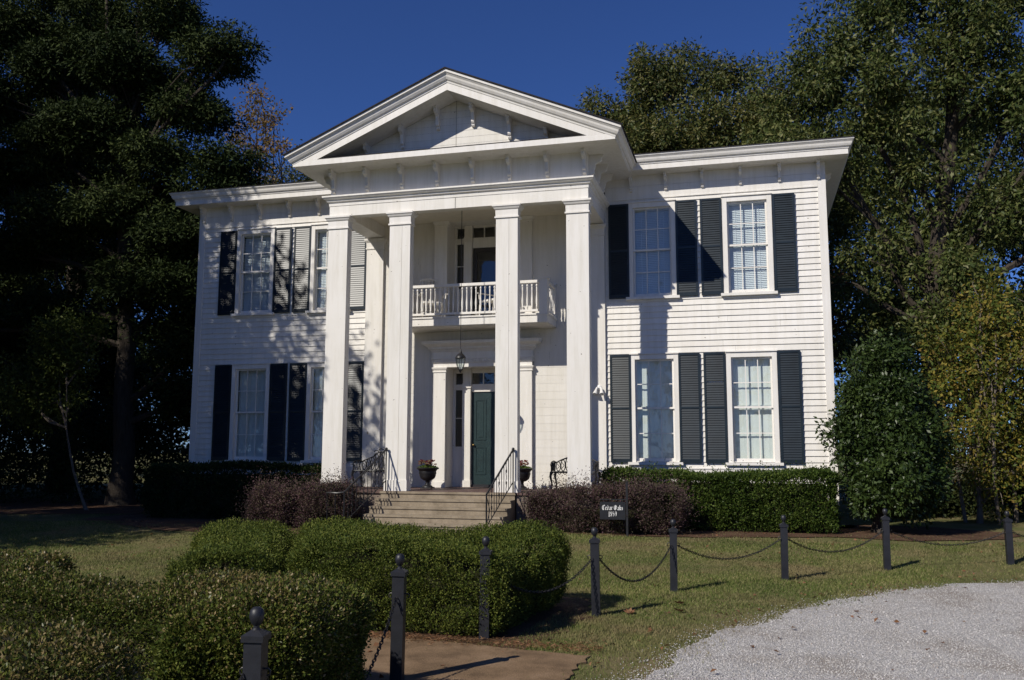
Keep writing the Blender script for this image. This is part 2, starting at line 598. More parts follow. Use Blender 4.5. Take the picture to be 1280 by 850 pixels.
# mulch beds
def bed(name, pts, dz):
    mb = MB()
    P = interp_poly(pts + [pts[0]], 90)
    c = P.mean(0)
    rng = np.random.default_rng(len(name))
    w = P + (P - c) / np.linalg.norm(P - c, axis=1)[:, None] * rng.normal(0, 0.05, 90)[:, None]
    ring = [(x, y, float(gz(x, y)) + dz) for x, y in w[:-1]]
    k = len(ring)
    for f0, f1 in ((1, .85), (.85, .7), (.7, .55), (.55, .4), (.4, .25), (.25, .1)):
        def rp(i, f):
            x, y = c[0] + (ring[i][0] - c[0]) * f, c[1] + (ring[i][1] - c[1]) * f
            return (x, y, float(gz(x, y)) + dz)
        for i in range(k):
            j = (i + 1) % k
            mb.quad(rp(i, f0), rp(j, f0), rp(j, f1), rp(i, f1))
    mb.poly([rp(i, .1) for i in range(k)])
    return tag(mb.build(name, M['mulch']), kind='structure')


bed('mulch_bed', [(-5.6, -4.4), (-2.0, -4.3), (-1.7, -2.4), (-1.7, -0.1), (-9.2, -0.1), (-9.2, -2.6)], 0.014)
bed('mulch_bed', [(1.6, -0.1), (1.6, -2.9), (3.6, -3.25), (5.2, -3.1), (7.9, -2.3), (9.0, -2.75), (10.8, -1.9), (11.4, -0.6), (10, 0.8), (8.4, 0.9), (8.3, -0.1)], 0.014)
bed('mulch_bed', [(-16, -1.6), (-12.5, -1.7), (-10.0, -0.9), (-8.7, -0.4), (-8.6, 4), (-12, 6), (-18, 5), (-19, 0)], 0.014)
bed('mulch_bed', [(1.6, -12.7), (4.25, -12.7), (4.5, -11.2), (4.35, -9.8), (1.9, -9.6), (-0.9, -9.6), (-0.8, -11), (0.8, -13.6)], 0.012)

# ================================================================== HOUSE
W2, DEP = 8.0, 12.0
FLOOR = 0.90
PY = -2.235                  # front face of the portico
house = tag(empty('mansion'), 'white two-storey clapboard mansion with a four-column portico and dark green shutters', 'house')


def siding(mb, u0, u1, z0, z1, holes, step, out, back, place):
    """clapboards between u0..u1: each course leans out at its foot; holes [(u0, u1, z0, z1)] are left open."""
    n = int(math.ceil((z1 - z0) / step))
    for k in range(n):
        a, b = z0 + k * step, min(z1, z0 + (k + 1) * step)
        cuts = sorted({a, b} | {z for h in holes for z in h[2:4] if a < z < b})
        for c0, c1 in zip(cuts[:-1], cuts[1:]):
            segs = [(u0, u1)]
            zm = 0.5 * (c0 + c1)
            for h in holes:
                if h[2] < zm < h[3]:
                    new = []
                    for s0, s1 in segs:
                        if h[1] <= s0 or h[0] >= s1: new.append((s0, s1)); continue
                        if h[0] > s0: new.append((s0, h[0]))
                        if h[1] < s1: new.append((h[1], s1))
                    segs = new
            def o(z): return out + (back - out) * (z - a) / step
            cut = []
            for s0, s1 in segs:
                x = s0 + random.uniform(1.0, 4.5)
                while x < s1 - 0.6:
                    cut.append((s0, x - 0.0012)); s0 = x + 0.0012
                    x += random.uniform(2.0, 4.8)
                cut.append((s0, s1))
            for s0, s1 in cut:
                mb.quad(place(s0, o(c0), c0), place(s1, o(c0), c0), place(s1, o(c1), c1), place(s0, o(c1), c1))
                if c0 == a:
                    mb.quad(place(s0, 0.0, a), place(s1, 0.0, a), place(s1, out, a), place(s0, out, a))


XW = (4.13, 6.297)           # window centres on each wing
ZS = (1.53, 5.35)            # sill tops
WH = (2.47, 2.26)            # casing heights
CW = 1.10                    # casing width
front = lambda u, o, z: (u, -o, z)
SID0, SID1 = 1.40, 7.72
mb = MB()
for s in (-1, 1):
    holes = []
    for x in XW:
        for z, h in zip(ZS, WH): holes.append((s * x - 0.47, s * x + 0.47, z + 0.02, z + h - 0.08))
    a, b = (3.03, W2 - 0.14) if s > 0 else (-W2 + 0.14, -3.03)
    siding(mb, a, b, SID0, SID1, holes, 0.138, 0.026, 0.003, front)
    # side walls
    if s > 0: pl = lambda u, o, z: (W2 + o, u, z)
    else: pl = lambda u, o, z: (-W2 - o, DEP - u, z)
    sh = []
    for yc in (2.6, 6.0, 9.4):
        for z, h in zip(ZS, WH): sh.append((yc - 0.47, yc + 0.47, z + 0.02, z + h - 0.08))
    siding(mb, 0.14, DEP, SID0, SID1, sh if False else [], 0.138, 0.020, 0.003, pl)
siding(mb, -W2, W2, SID0, SID1, [], 0.138, 0.020, 0.003, lambda u, o, z: (-u, DEP + o, z))
mb.build('clapboard_wall', M['white'], house)

# skirt boards, frieze boards and corner boards
for s in (-1, 1):
    mb = MB()
    x0, x1 = sorted((s * 3.03, s * (W2 - 0.14)))
    mb.box(x0, x1, -0.030, 0.05, 0.66, 1.40)
    mb.box(x0, x1, -0.045, 0.05, 1.375, 1.40 + 0.006)
    mb.box(s * (W2 - 0.05), s * (W2 + 0.03), 0.14, DEP, 0.66, 1.395)
    mb.build('skirt_board', M['trim'], house)
for s in (-1, 1):
    mb = MB()
    x0, x1 = sorted((s * 3.03, s * (W2 - 0.141)))
    mb.box(x0, x1, -0.030, 0.05, 7.72, 8.02)
    mb.box(x0, x1, -0.026, 0.05, 8.026, 8.28)
    mb.box(x0, x1, -0.040, 0.05, 7.705, 7.735)
    y0, y1 = 0.142, DEP
    mb.box(s * (W2 - 0.05), s * (W2 + 0.028), y0, y1, 7.72, 8.28)
    mb.build('frieze_board', M['trim'], house)
for s in (-1, 1):
    mb = MB()
    mb.box(s * (W2 - 0.14), s * (W2 + 0.034), -0.034, 0.14, 0.62, 8.275)
    mb.build('corner_board', M['trim'], house)
mb = MB()
for s in (-1, 1):
    x0, x1 = sorted((s * 3.03, s * (W2 - 0.02)))
    mb.box(x0, x1, 0.0, 0.3, -0.1, 0.66)
    mb.box(s * (W2 - 0.3), s * (W2 - 0.02), 0.3, DEP - 0.02, -0.1, 0.66)
mb.box(-W2 + 0.3, W2 - 0.3, DEP - 0.3, DEP - 0.02, -0.1, 0.66)
mb.build('foundation', M['brick'], house)
# floors and partitions that close the rooms behind the blinds
mb = MB()
mb.box(-W2 + 0.06, W2 - 0.06, 0.32, DEP - 0.06, 0.70, 0.86)
mb.box(-W2 + 0.06, W2 - 0.06, 0.75, DEP - 0.06, 4.66, 4.80)
mb.box(-W2 + 0.06, W2 - 0.06, 0.75, DEP - 0.06, 8.20, 8.26)
mb.box(-W2 + 0.06, W2 - 0.06, 3.5, 3.6, 0.86, 8.2)
for x in (-3.0, -1.30, 1.22, 2.92): mb.box(x, x + 0.08, 0.75, 3.5, 0.86, 8.2)
mb.build('interior_wall', M['interior'], house)


# ---------------------------------------------------------------- windows
def window(kind, x, z, H, shade):
    w = MB()
    hw, iw = CW / 2, 0.445
    # casing: two jambs, head with a drip cap
    w.box(-hw, -iw, -0.055, 0.13, 0.0, H)
    w.box(iw, hw, -0.055, 0.13, 0.0, H)
    w.box(-iw, iw, -0.052, 0.13, H - 0.115, H - 0.003)
    w.box(-hw - 0.015, hw + 0.015, -0.085, 0.0, H, H + 0.028)
    root = w.build('window', M['trim'], house, loc=(x, 0, z))
    s = MB()
    s.box(-hw - 0.07, hw + 0.07, -0.115, 0.13, -0.062, -0.001)
    s.box(-hw - 0.02, hw + 0.02, -0.04, 0.10, -0.115, -0.066)
    s.build('window_sill', M['trim'], root)
    mid = 0.5 * (H - 0.115) + 0.03

    def sash(z0, z1, y0, nm, bot):
        q = MB()
        st, t = 0.042, 0.036
        q.box(-iw + .002, -iw + st, y0, y0 + t, z0, z1)
        q.box(iw - st, iw - .002, y0, y0 + t, z0, z1)
        q.box(-iw + st, iw - st, y0, y0 + t, z1 - 0.04, z1)
        q.box(-iw + st, iw - st, y0, y0 + t, z0, z0 + bot)
        gw = 2 * (iw - st)
        for k in (1, 2):
            xx = -iw + st + gw * k / 3
            q.box(xx - 0.010, xx + 0.010, y0 + .004, y0 + t - .004, z0 + bot, z1 - 0.04)
        zc = 0.5 * (z0 + bot + z1 - 0.04)
        q.box(-iw + st, iw - st, y0 + .0055, y0 + t - .0055, zc - 0.010, zc + 0.010)
        so = q.build(nm, M['trim'], root)
        g = MB()
        g.quad((-iw + st, y0 + t * .5, z0 + bot), (iw - st, y0 + t * .5, z0 + bot), (iw - st, y0 + t * .5, z1 - 0.04), (-iw + st, y0 + t * .5, z1 - 0.04))
        g.build('pane', M['glass'], root)
    sash(mid, H - 0.117, 0.012, 'upper_sash', 0.042)
    sash(0.004, mid + 0.045, 0.052, 'lower_sash', 0.085)
    b = MB()
    if shade == 'blind':
        zb, zt = 0.05, H - 0.16
        n = int((zt - zb) / 0.042)
        for k in range(n):
            zz = zb + k * 0.042
            b.quad((-iw + .01, 0.128, zz), (iw - .01, 0.128, zz), (iw - .01, 0.150, zz + 0.036), (-iw + .01, 0.150, zz + 0.036))
        for xx in (-0.26, 0.26): b.box(xx - 0.004, xx + 0.004, 0.122, 0.125, zb, zt)
        b.box(-iw + .01, iw - .01, 0.125, 0.155, zt - 0.01, zt + 0.04)
        b.quad((-iw, 0.20, 0), (iw, 0.20, 0), (iw, 0.20, H), (-iw, 0.20, H))
        bo = b.build('blind', [M['blind']], root)
    else:
        n = 40
        V, F = [], []
        for k in range(n + 1):
            xx = -iw + 2 * iw * k / n
            yy = 0.165 + 0.0025 * math.sin(k * 1.05 + x) + 0.0015 * math.sin(k * 2.3)
            V += [(xx, yy, 0.0), (xx, yy, H - 0.1)]
        for k in range(n): F.append((2 * k, 2 * k + 2, 2 * k + 3, 2 * k + 1))
        b.add(V, F)
        b.box(-iw + .01, iw - .01, 0.13, 0.15, H * 0.5 + 0.03, H * 0.5 + 0.045)
        b.build('curtain', M['curtain'], root, smooth=True)
    # dark box behind so no sun leaks round the shade
    d = MB()
    d.box(-0.60, 0.60, 0.32, 0.33, -0.1, H + 0.1)
    d.box(-0.60, -0.56, 0.13, 0.32, -0.1, H + 0.1)
    d.box(0.56, 0.60, 0.13, 0.32, -0.1, H + 0.1)
    d.box(-0.56, 0.56, 0.13, 0.32, H + 0.05, H + 0.1)
    d.box(-0.56, 0.56, 0.13, 0.32, -0.1, -0.07)
    d.build('sun_block_box', M['interior'], root)
    return root


for s in (-1, 1):
    for x in XW:
        window('lower', s * x, ZS[0], WH[0], 'curtain')
        window('upper', s * x, ZS[1], WH[1], 'blind')


def shutter_mesh(H, W=0.485, skip=None):
    q = MB()
    st, t = 0.048, 0.036
    h = W / 2
    q.box(-h, -h + st, -t, 0, 0, H)
    q.box(h - st, h, -t, 0, 0, H)
    rails = [(0.0, 0.085), (H * 0.5 - 0.022, H * 0.5 + 0.022), (H - 0.05, H)]
    for a, b in rails: q.box(-h + st, h - st, -t + 0.0015, -0.0015, a, b)
    pitch = 0.054
    for (a, b) in ((0.085, H * 0.5 - 0.022), (H * 0.5 + 0.022, H - 0.05)):
        n = int(round((b - a) / pitch))
        pp = (b - a) / n
        for k in range(n):
            z = a + k * pp
            if skip is not None and abs(z + pp * .5 - skip) < pp * .5: continue
            q.add([(-h + st, -t + 0.003, z), (h - st, -t + 0.003, z), (h - st, -0.015, z + pp * 1.10), (-h + st, -0.015, z + pp * 1.10),
                   (-h + st, -t + 0.009, z - .004), (h - st, -t + 0.009, z - .004)],
                  [(0, 1, 2, 3), (4, 5, 1, 0)])
    return q


XSH = (3.350, 4.924, 5.488, 7.107)   # shutter centres
protos = {}
for lev, (zb, zt) in enumerate(((1.515, 4.00), (5.33, 7.60))):
    for s in (-1, 1):
        for i, x in enumerate(XSH):
            broken = lev == 0 and s == 1 and i == 2
            key = (lev, broken)
            if key not in protos:
                o = shutter_mesh(zt - zb, skip=1.83 if broken else None).build('shutter', M['shutter'], house)
                protos[key] = o
            else:
                o = protos[key].copy()
                COL.objects.link(o)
            o.location = (s * x, -0.032, zb)
            o.rotation_euler = (random.uniform(-.002, .004), 0, random.uniform(-.012, .012))
            if 'label' in o.keys(): del o['label']
            if broken: o['label'] = 'shutter with one louver missing'

# ---------------------------------------------------------------- eaves
prof_eave = [(0.0, 8.275), (0.49, 8.275), (0.49, 8.395), (0.505, 8.40), (0.512, 8.43), (0.545, 8.45), (0.565, 8.49), (0.575, 8.53), (0.60, 8.56), (0.615, 8.575), (0.615, 8.612), (0.45, 8.64)]
for s in (-1, 1):
    mb = MB()
    path = [(s * 3.035, 0.0), (s * W2, 0.0), (s * W2, DEP), (s * 0.0, DEP)]
    pr = prof_eave if s > 0 else prof_eave
    if s > 0: mb.sweep(prof_eave, path)
    else: mb.sweep([(-o, z) for o, z in prof_eave], path)
    mb.build('eave_cornice', M['trim'], house)
mb = MB()
e, r = 0.635, 0.20
zE, zR = 8.618, 8.618 + (DEP / 2 + e) * 0.215
x0, x1, y0, y1 = -W2 - e, W2 + e, -e, DEP + e
rx = (W2 + e) - (DEP / 2 + e)
ym = DEP / 2
A, B, C_, D = (x0, y0, zE), (x1, y0, zE), (x1, y1, zE), (x0, y1, zE)
R0, R1 = (-rx, ym, zR), (rx, ym, zR)
for fpts in ((A, B, R1, R0), (B, C_, R1), (C_, D, R0, R1), (D, A, R0)): mb.poly(list(fpts))
for p, q in ((A, B), (B, C_), (C_, D), (D, A)):
    mb.quad((p[0], p[1], zE - .012), (q[0], q[1], zE - .012), q, p)
mb.build('roof', M['shingle'], house)


def bracket_mesh(h, d, w=0.075):
    """scrolled eave bracket: top against the soffit, back against the frieze."""
    pts = [(0, 0), (d, 0), (d, -0.05), (d - 0.03, -0.075), (d - 0.015, -0.11), (d - 0.05, -0.155), (d * 0.62, -0.17), (d * 0.48, -0.20), (d * 0.42, -h * 0.58),
           (d * 0.36, -h * 0.70), (d * 0.40, -h * 0.76), (d * 0.34, -h * 0.83), (d * 0.20, -h * 0.86), (d * 0.26, -h * 0.92), (d * 0.20, -h * 0.98), (d * 0.08, -h), (0, -h)]
    q = MB()
    q.extrude(pts, lambda o, z: (-w / 2, -o, z), lambda o, z: (w / 2, -o, z))
    q.box(-w / 2 - .008, w / 2 + .008, -d - .010, -0.002, -0.018, -0.001)
    return q


br0 = None
def put_bracket(proto, x, y, z, rz=0.0):
    o = proto.copy()
    COL.objects.link(o)
    o.location = (x, y, z)
    o.rotation_euler = (0, 0, rz)
    return o


wb = bracket_mesh(0.40, 0.22, 0.065).build('bracket', M['trim'], house, loc=(3.66, -0.03, 8.273))
for s in (-1, 1):
    for x in (3.66, 4.475, 5.32, 6.18, 7.04, 7.88):
        if s == 1 and x == 3.66: continue
        put_bracket(wb, s * x, -0.034 if x == 7.88 else -0.03, 8.273)
    for k in range(8): put_bracket(wb, s * (W2 + 0.03), 0.9 + k * 1.45, 8.273, s * math.pi / 2)

# ---------------------------------------------------------------- portico
mb = MB()
mb.box(-3.12, 3.12, PY - 0.105, 0.50, FLOOR - 0.05, FLOOR)
mb.box(-0.92, 0.92, 0.50, 0.74, FLOOR - 0.05, FLOOR - 0.001)
mb.build('porch_floor', M['porch_floor'], house)
for s, x0, x1 in ((-1, -3.06, -1.62), (1, 1.44, 3.06)):
    mb = MB()
    mb.box(x0, x1, PY - 0.06, PY + 0.14, -0.1, FLOOR - 0.052)
    mb.box(s * 2.9, s * 3.05, PY + 0.14, -0.001, -0.1, FLOOR - 0.052)
    mb.build('porch_skirt', M['brick'], house)

COLX = ((-3.09, -2.606), (-1.561, -1.063), (0.949, 1.443), (2.524, 3.01))
COLD = 0.22
for i, (a, b) in enumerate(COLX):
    q = MB()
    # two boards with an open joint on the middle pair, one face on the outer pair
    if i in (1, 2):
        j = a + (b - a) * 0.60
        q.box(a, j - 0.0035, PY, PY + COLD, FLOOR + 0.22, 6.86)
        q.box(j + 0.0035, b, PY, PY + COLD, FLOOR + 0.22, 6.86)
        q.box(j - 0.004, j + 0.004, PY + 0.01, PY + COLD - 0.01, FLOOR + 0.22, 6.86)
    else:
        q.box(a, b, PY, PY + COLD, FLOOR + 0.22, 6.86)
    c = q.build('column', M['white'], house)
    q = MB()
    q.box(a - 0.018, b + 0.018, PY - 0.018, PY + COLD + 0.018, FLOOR, FLOOR + 0.235)
    q.build('column_base', M['white'], c)
    q = MB()
    cap = [(0.0, 6.855), (0.028, 6.86), (0.028, 6.895), (0.008, 6.90), (0.012, 7.04), (0.035, 7.06), (0.055, 7.10), (0.075, 7.115), (0.075, 7.155), (0.0, 7.156)]
    q.sweep(cap, [(a, PY + COLD), (a, PY), (b, PY), (b, PY + COLD), (a, PY + COLD)][::1])
    q.box(a, b, PY, PY + COLD, 6.86, 7.155)
    q.build('capital', M['trim'], c)

# pilasters against the wall, with capitals and bases
for a, b in ((-3.09, -2.63), (2.55, 3.01)):
    q = MB()
    q.box(a, b, -0.085, 0.02, FLOOR, 6.87)
    c = q.build('pilaster', M['white'], house)
    q = MB()
    q.sweep([(0.0, 6.86), (0.02, 6.865), (0.02, 6.9), (0.006, 6.905), (0.01, 7.03), (0.05, 7.09), (0.055, 7.14), (0.0, 7.141)], [(a, 0.0), (a, -0.085), (b, -0.085), (b, 0.0)])
    q.box(a, b, -0.085, 0.02, 6.871, 7.141)
    q.build('capital', M['trim'], c)

# entablature: beams on the columns, crown, bracketed frieze
FX0, FX1 = -3.075, 3.01
mb = MB()
mb.box(FX0, FX1, PY + 0.002, PY + 0.24, 7.157, 7.50)
for a, b in ((FX0, FX0 + 0.42), (FX1 - 0.42, FX1)): mb.box(a, b, PY + 0.24, 0.02, 7.157, 7.50)
mb.box(FX0 + .02, FX1 - .02, PY + 0.012, PY + 0.24, 7.62, 8.21)
mb.box(FX0 + .02, FX0 + 0.2, PY + 0.24, 0.0, 7.50, 8.20)
mb.box(FX1 - 0.2, FX1 - .02, PY + 0.24, 0.0, 7.50, 8.20)
path = [(FX0, 0.03), (FX0, PY), (FX1, PY), (FX1, 0.03)]
mb.sweep([(0.0, 7.40), (0.010, 7.405), (0.014, 7.475), (0.04, 7.49), (0.055, 7.50), (0.06, 7.535), (0.10, 7.55), (0.125, 7.58), (0.14, 7.59), (0.14, 7.625), (-0.03, 7.632)], path)
mb.build('entablature', M['white'], house)
q = MB()
q.box(FX0 + .42, FX1 - .42, PY + 0.24, 0.74, 7.46, 7.50)
q.build('porch_ceiling', M['tan'], house)
q = MB()
q.box(-0.007, 0.004, PY - 0.0015, PY + 0.05, 7.16, 7.405)
q.build('board_joint', M['seam'], house)

# cornice and pediment
AP = 10.085                      # crown apex
SLP = (10.085 - 8.52) / 3.66
XF = 3.04                        # half width of the frieze (mean)
def crown(x): return AP - SLP * abs(x)
mb = MB()
# horizontal cornice, front run: soffit, fascia, sloping top
off = 0.66
mb.add([(-XF - off, PY - off, 8.20), (XF + off, PY - off, 8.20), (XF + off, PY - off, 8.325), (-XF - off, PY - off, 8.325),
        (-XF - off, PY + .3, 8.205), (XF + off, PY + .3, 8.205), (-XF - off, PY + .02, 8.40), (XF + off, PY + .02, 8.40)],
       [(0, 1, 2, 3), (4, 5, 1, 0)])
# raking cornice: (distance out, drop below the crown line)
prof_rake = [(0.0, -0.43), (0.652, -0.43), (0.652, -0.265), (0.666, -0.26), (0.672, -0.225), (0.705, -0.20), (0.735, -0.15), (0.745, -0.11), (0.775, -0.075), (0.80, -0.06), (0.80, 0.0), (0.3, 0.0)]
for s in (-1, 1):
    N = 40
    vs, fs = [], []
    k = len(prof_rake)
    for i in range(N + 1):
        for o, dz in prof_rake:
            x = (XF + o) * i / N
            z = max(crown(x) + dz, 8.212)
            vs.append((s * x, PY - o, z))
    for i in range(N):
        for j in range(k - 1):
            f = (i * k + j, (i + 1) * k + j, (i + 1) * k + j + 1, i * k + j + 1)
            fs.append(f)
    mb.add(vs, fs)
    # side eave of the portico roof: the same mouldings turned round the corner
    side = []
    for o, dz in prof_rake:
        side.append((o, max(crown(XF + o) + dz, 8.200)))
    vs = []
    for yy in (None, 0.6):
        for o, z in side: vs.append((s * (XF + o), (PY - o) if yy is None else yy, z))
    fs = [(j, k + j, k + j + 1, j + 1) for j in range(k - 1)]
    mb.add(vs, fs)
    x0, x1 = sorted((s * (XF - 0.06), s * (XF + off - 0.005)))
    mb.quad((x0, PY - off, 8.2), (x1, PY - off, 8.2), (x1, 0.4, 8.2), (x0, 0.4, 8.2))
mb.build('pediment_cornice', M['trim'], house)
mb = MB()
mb.box(-3.05, 3.05, PY - off + 0.012, PY - off + 0.03, 8.326, 8.352)
mb.quad((-XF - off + .01, PY - off + .004, 8.327), (XF + off - .01, PY - off + .004, 8.327), (XF + .3, PY + .01, 8.40), (-XF - .3, PY + .01, 8.40))
mb.build('flashing', M['shingle'], house)
# tympanum of flush boards with a centre joint
mb = MB()
tz = 8.33
tx = (AP - 0.36 - tz) / SLP
hgt = AP - 0.36
n = 9
for i in range(n):
    a, b = tz + (hgt - tz) * i / n, tz + (hgt - tz) * (i + 1) / n
    xa, xb = (AP - 0.36 - a) / SLP, max(0.004, (AP - 0.36 - b) / SLP)
    for s in (-1, 1):
        g = 0.004 * s
        mb.quad((g, PY + 0.012, a), (s * xa, PY + 0.012, a), (s * xb, PY + 0.016, b), (g, PY + 0.016, b))
    mb.box(-0.0045, 0.0045, PY + 0.03, PY + 0.04, a, b, 1)
mb.build('tympanum', [M['flush'], M['seam']], house)

pb = bracket_mesh(0.50, 0.30, 0.07).build('bracket', M['trim'], house, loc=(0.42, PY + 0.012, 8.199))
for x in (-2.965, -2.12, -1.27, -0.42, 1.27, 2.12, 2.94): put_bracket(pb, x, PY + 0.012, 8.199)
for s in (-1, 1):
    xx = (FX1 - .02) if s > 0 else (FX0 + .02)
    for y in (-1.95, -1.25, -0.55): put_bracket(pb, xx, y, 8.199, s * math.pi / 2)
for x in (-2.12, -1.27, -0.42, 0.42, 1.27, 2.12):
    s = 1 if x > 0 else -1
    o = put_bracket(pb, x, PY + 0.014, crown(x) - 0.43 - 0.001)
    # shear-free: the bracket hangs plumb, its cap tucked up under the raking soffit
    o.location.z += 0.02

# portico roof
mb = MB()
for s in (-1, 1):
    xe = XF + 0.83
    y0, y1 = PY - 0.83, DEP / 2
    a = (0, y0, AP + 0.03); b = (s * xe, y0, crown(xe) + 0.03); c = (s * xe, 1.2, crown(xe) + 0.03); d = (0, y1, AP + 0.03)
    a2, b2, c2, d2 = [(p[0], p[1], p[2] - 0.028) for p in (a, b, c, d)]
    mb.quad(a, b, c, d); mb.quad(a2, b2, c2, d2); mb.quad(a, b, b2, a2); mb.quad(b, c, c2, b2)
mb.build('portico_roof', M['shingle'], house)

# ---------------------------------------------------------------- central wall behind the portico
mb = MB()
siding(mb, -3.03, 3.03, FLOOR, 7.5, [(-0.93, 0.93, FLOOR, 3.80), (-0.93, 0.93, 4.93, 7.46)], 0.19, 0.006, 0.003, front)
mb.build('flush_board_wall', M['flush'], house)


def entry(name, z0, zcap, ztop_tr, zbot_tr, zdoor, sl_bot, upper):
    root = empty(name, (0, 0, 0), 0, house)
    # recess: cheeks, head, back wall
    q = MB()
    zt = ztop_tr + 0.12
    for s in (-1, 1):
        a, b = sorted((s * 0.92, s * 0.98))
        q.box(a, b, 0.0, 0.56, z0, zcap + 0.06)
    q.box(-0.92, 0.92, 0.0, 0.56, zcap + 0.0, zcap + 0.06)
    # back frame pieces
    y0, y1 = 0.50, 0.56
    def piece(a, b, c, d, yy=y0):
        q.box(a, b, yy, y1, c, d)
        q.box(-b, -a, yy, y1, c, d)
    piece(0.86, 0.92, z0, zcap)                     # outer stile
    piece(0.655, 0.86, z0, sl_bot)                  # panel below the sidelight
    piece(0.655, 0.86, zbot_tr - 0.14, zbot_tr)     # bar between sidelight and corner pane
    piece(0.655, 0.86, ztop_tr, zcap)
    q.box(-0.43, 0.43, y0, y1, ztop_tr, zcap)
    q.box(-0.43, 0.43, y0 - 0.03, y1, zdoor, zbot_tr)
    q.build('door_frame', M['tan'] if False else M['flush'], root)
    for s in (-1, 1):
        q = MB()
        a, b = sorted((s * 0.44, s * 0.65))
        q.box(a, b, 0.40, y1, z0 + 0.16, zbot_tr + 0.02)
        q.box(a - .02, b + .02, 0.36, y1, z0, z0 + 0.16)
        q.box(a - .015, b + .015, 0.375, y1, zbot_tr - 0.10, zbot_tr - 0.02)
        q.box(a, b, 0.44, y1, zbot_tr + 0.02, zcap)
        q.build('mullion', M['flush'], root)
        # outer pilasters, standing just proud of the wall
        q = MB()
        a, b = sorted((s * 0.92, s * 1.245))
        q.box(a, b, -0.11, 0.02, z0, zcap - 0.12)
        q.box(a - .02, b + .02, -0.13, 0.02, z0, z0 + 0.14)
        q.sweep([(0.0, zcap - 0.125), (0.02, zcap - 0.12), (0.02, zcap - 0.09), (0.005, zcap - 0.085), (0.04, zcap - 0.03), (0.045, zcap), (0.0, zcap + 0.001)], [(a, 0.0), (a, -0.11), (b, -0.11), (b, 0.0)])
        q.box(a, b, -0.11, 0.02, zcap - 0.12, zcap)
        q.build('pilaster', M['white'], root)
        g = MB()
        for (c, d) in ((sl_bot, zbot_tr - 0.14), (zbot_tr, ztop_tr)):
            xa, xb = sorted((s * 0.655, s * 0.86))
            g.quad((xa, 0.535, c), (xb, 0.535, c), (xb, 0.535, d), (xa, 0.535, d))
        g.build('sidelight', M['glass'], root)
        mu = MB()
        zz = sl_bot + (zbot_tr - 0.14 - sl_bot) * 0.5
        mu.box(xa, xb, 0.515, 0.545, zz - .011, zz + .011)
        mu.build('glazing_bar', M['flush'], root)
    g = MB()
    g.quad((-0.43, 0.535, zbot_tr), (0.43, 0.535, zbot_tr), (0.43, 0.535, ztop_tr), (-0.43, 0.535, ztop_tr))
    g.build('transom', M['glass'], root)
    for xx in (-0.145, 0.145):
        mu = MB()
        mu.box(xx - .011, xx + .011, 0.512, 0.55, zbot_tr, ztop_tr)
        mu.build('glazing_bar', M['flush'], root)
    # dark hall behind the glass
    d = MB()
    d.box(-0.98, 0.98, 0.80, 0.82, z0, zcap)
    d.box(-0.98, -0.92, 0.56, 0.80, z0, zcap); d.box(0.92, 0.98, 0.56, 0.80, z0, zcap)
    d.box(-0.92, 0.92, 0.56, 0.80, zcap - .02, zcap)
    d.build('hall', M['interior'], root)
    # the door leaf
    q = MB()
    if not upper:
        yd = 0.50
        q.box(-0.425, 0.425, yd, yd + 0.05, z0 + 0.06, zdoor - 0.002, 0)
        H = zdoor - z0
        for s in (-1, 1):
            for (c, dd) in ((z0 + 0.30, z0 + 0.98), (z0 + 1.14, z0 + 2.14)):
                a, b = sorted((s * 0.06, s * 0.34))
                # sunk field with raised moulding
                q.box(a, b, yd - 0.012, yd, c, c + 0.03); q.box(a, b, yd - 0.012, yd, dd - 0.03, dd)
                q.box(a, a + 0.03, yd - 0.0125, yd, c + .03, dd - .03); q.box(b - 0.03, b, yd - 0.0125, yd, c + .03, dd - .03)
                q.box(a + 0.07, b - 0.07, yd - 0.008, yd, c + 0.07, dd - 0.07)
        q.box(-0.44, 0.44, yd - 0.06, yd + 0.05, z0, z0 + 0.06, 1)
        q.build('door', [M['green'], M['iron']], root)
        kq = MB()
        kq.sphere((-0.37, yd - 0.05, z0 + 1.02), 0.03)
        kq.tube([(-0.37, yd - 0.03, z0 + 1.02), (-0.37, yd + 0.01, z0 + 1.02)], 0.012)
        kq.build('door_knob', simple('brass', (0.35, 0.24, 0.09), 0.35, 0.1, 5, 0.5, 0.9), root, smooth=True)
    else:
        yd = 0.50
        q.box(-0.42, -0.33, yd, yd + 0.05, z0, zdoor - 0.002); q.box(0.33, 0.42, yd, yd + 0.05, z0, zdoor - 0.002)
        q.box(-0.33, 0.33, yd, yd + 0.05, zdoor - 0.11, zdoor - 0.003); q.box(-0.33, 0.33, yd, yd + 0.05, z0, z0 + 0.25)
        q.build('screen_door', M['darkwood'], root)
        g = MB()
        g.quad((-0.33, yd + .02, z0 + .25), (0.33, yd + .02, z0 + .25), (0.33, yd + .02, zdoor - .11), (-0.33, yd + .02, zdoor - .11))
        g.build('door_glass', M['glass'], root)
    return root


lo = entry('front_doorway', FLOOR, 3.80, 3.70, 3.42, 3.23, 1.88, False)
hi = entry('balcony_doorway', 4.93, 7.458, 7.41, 7.14, 6.88, 5.85, True)
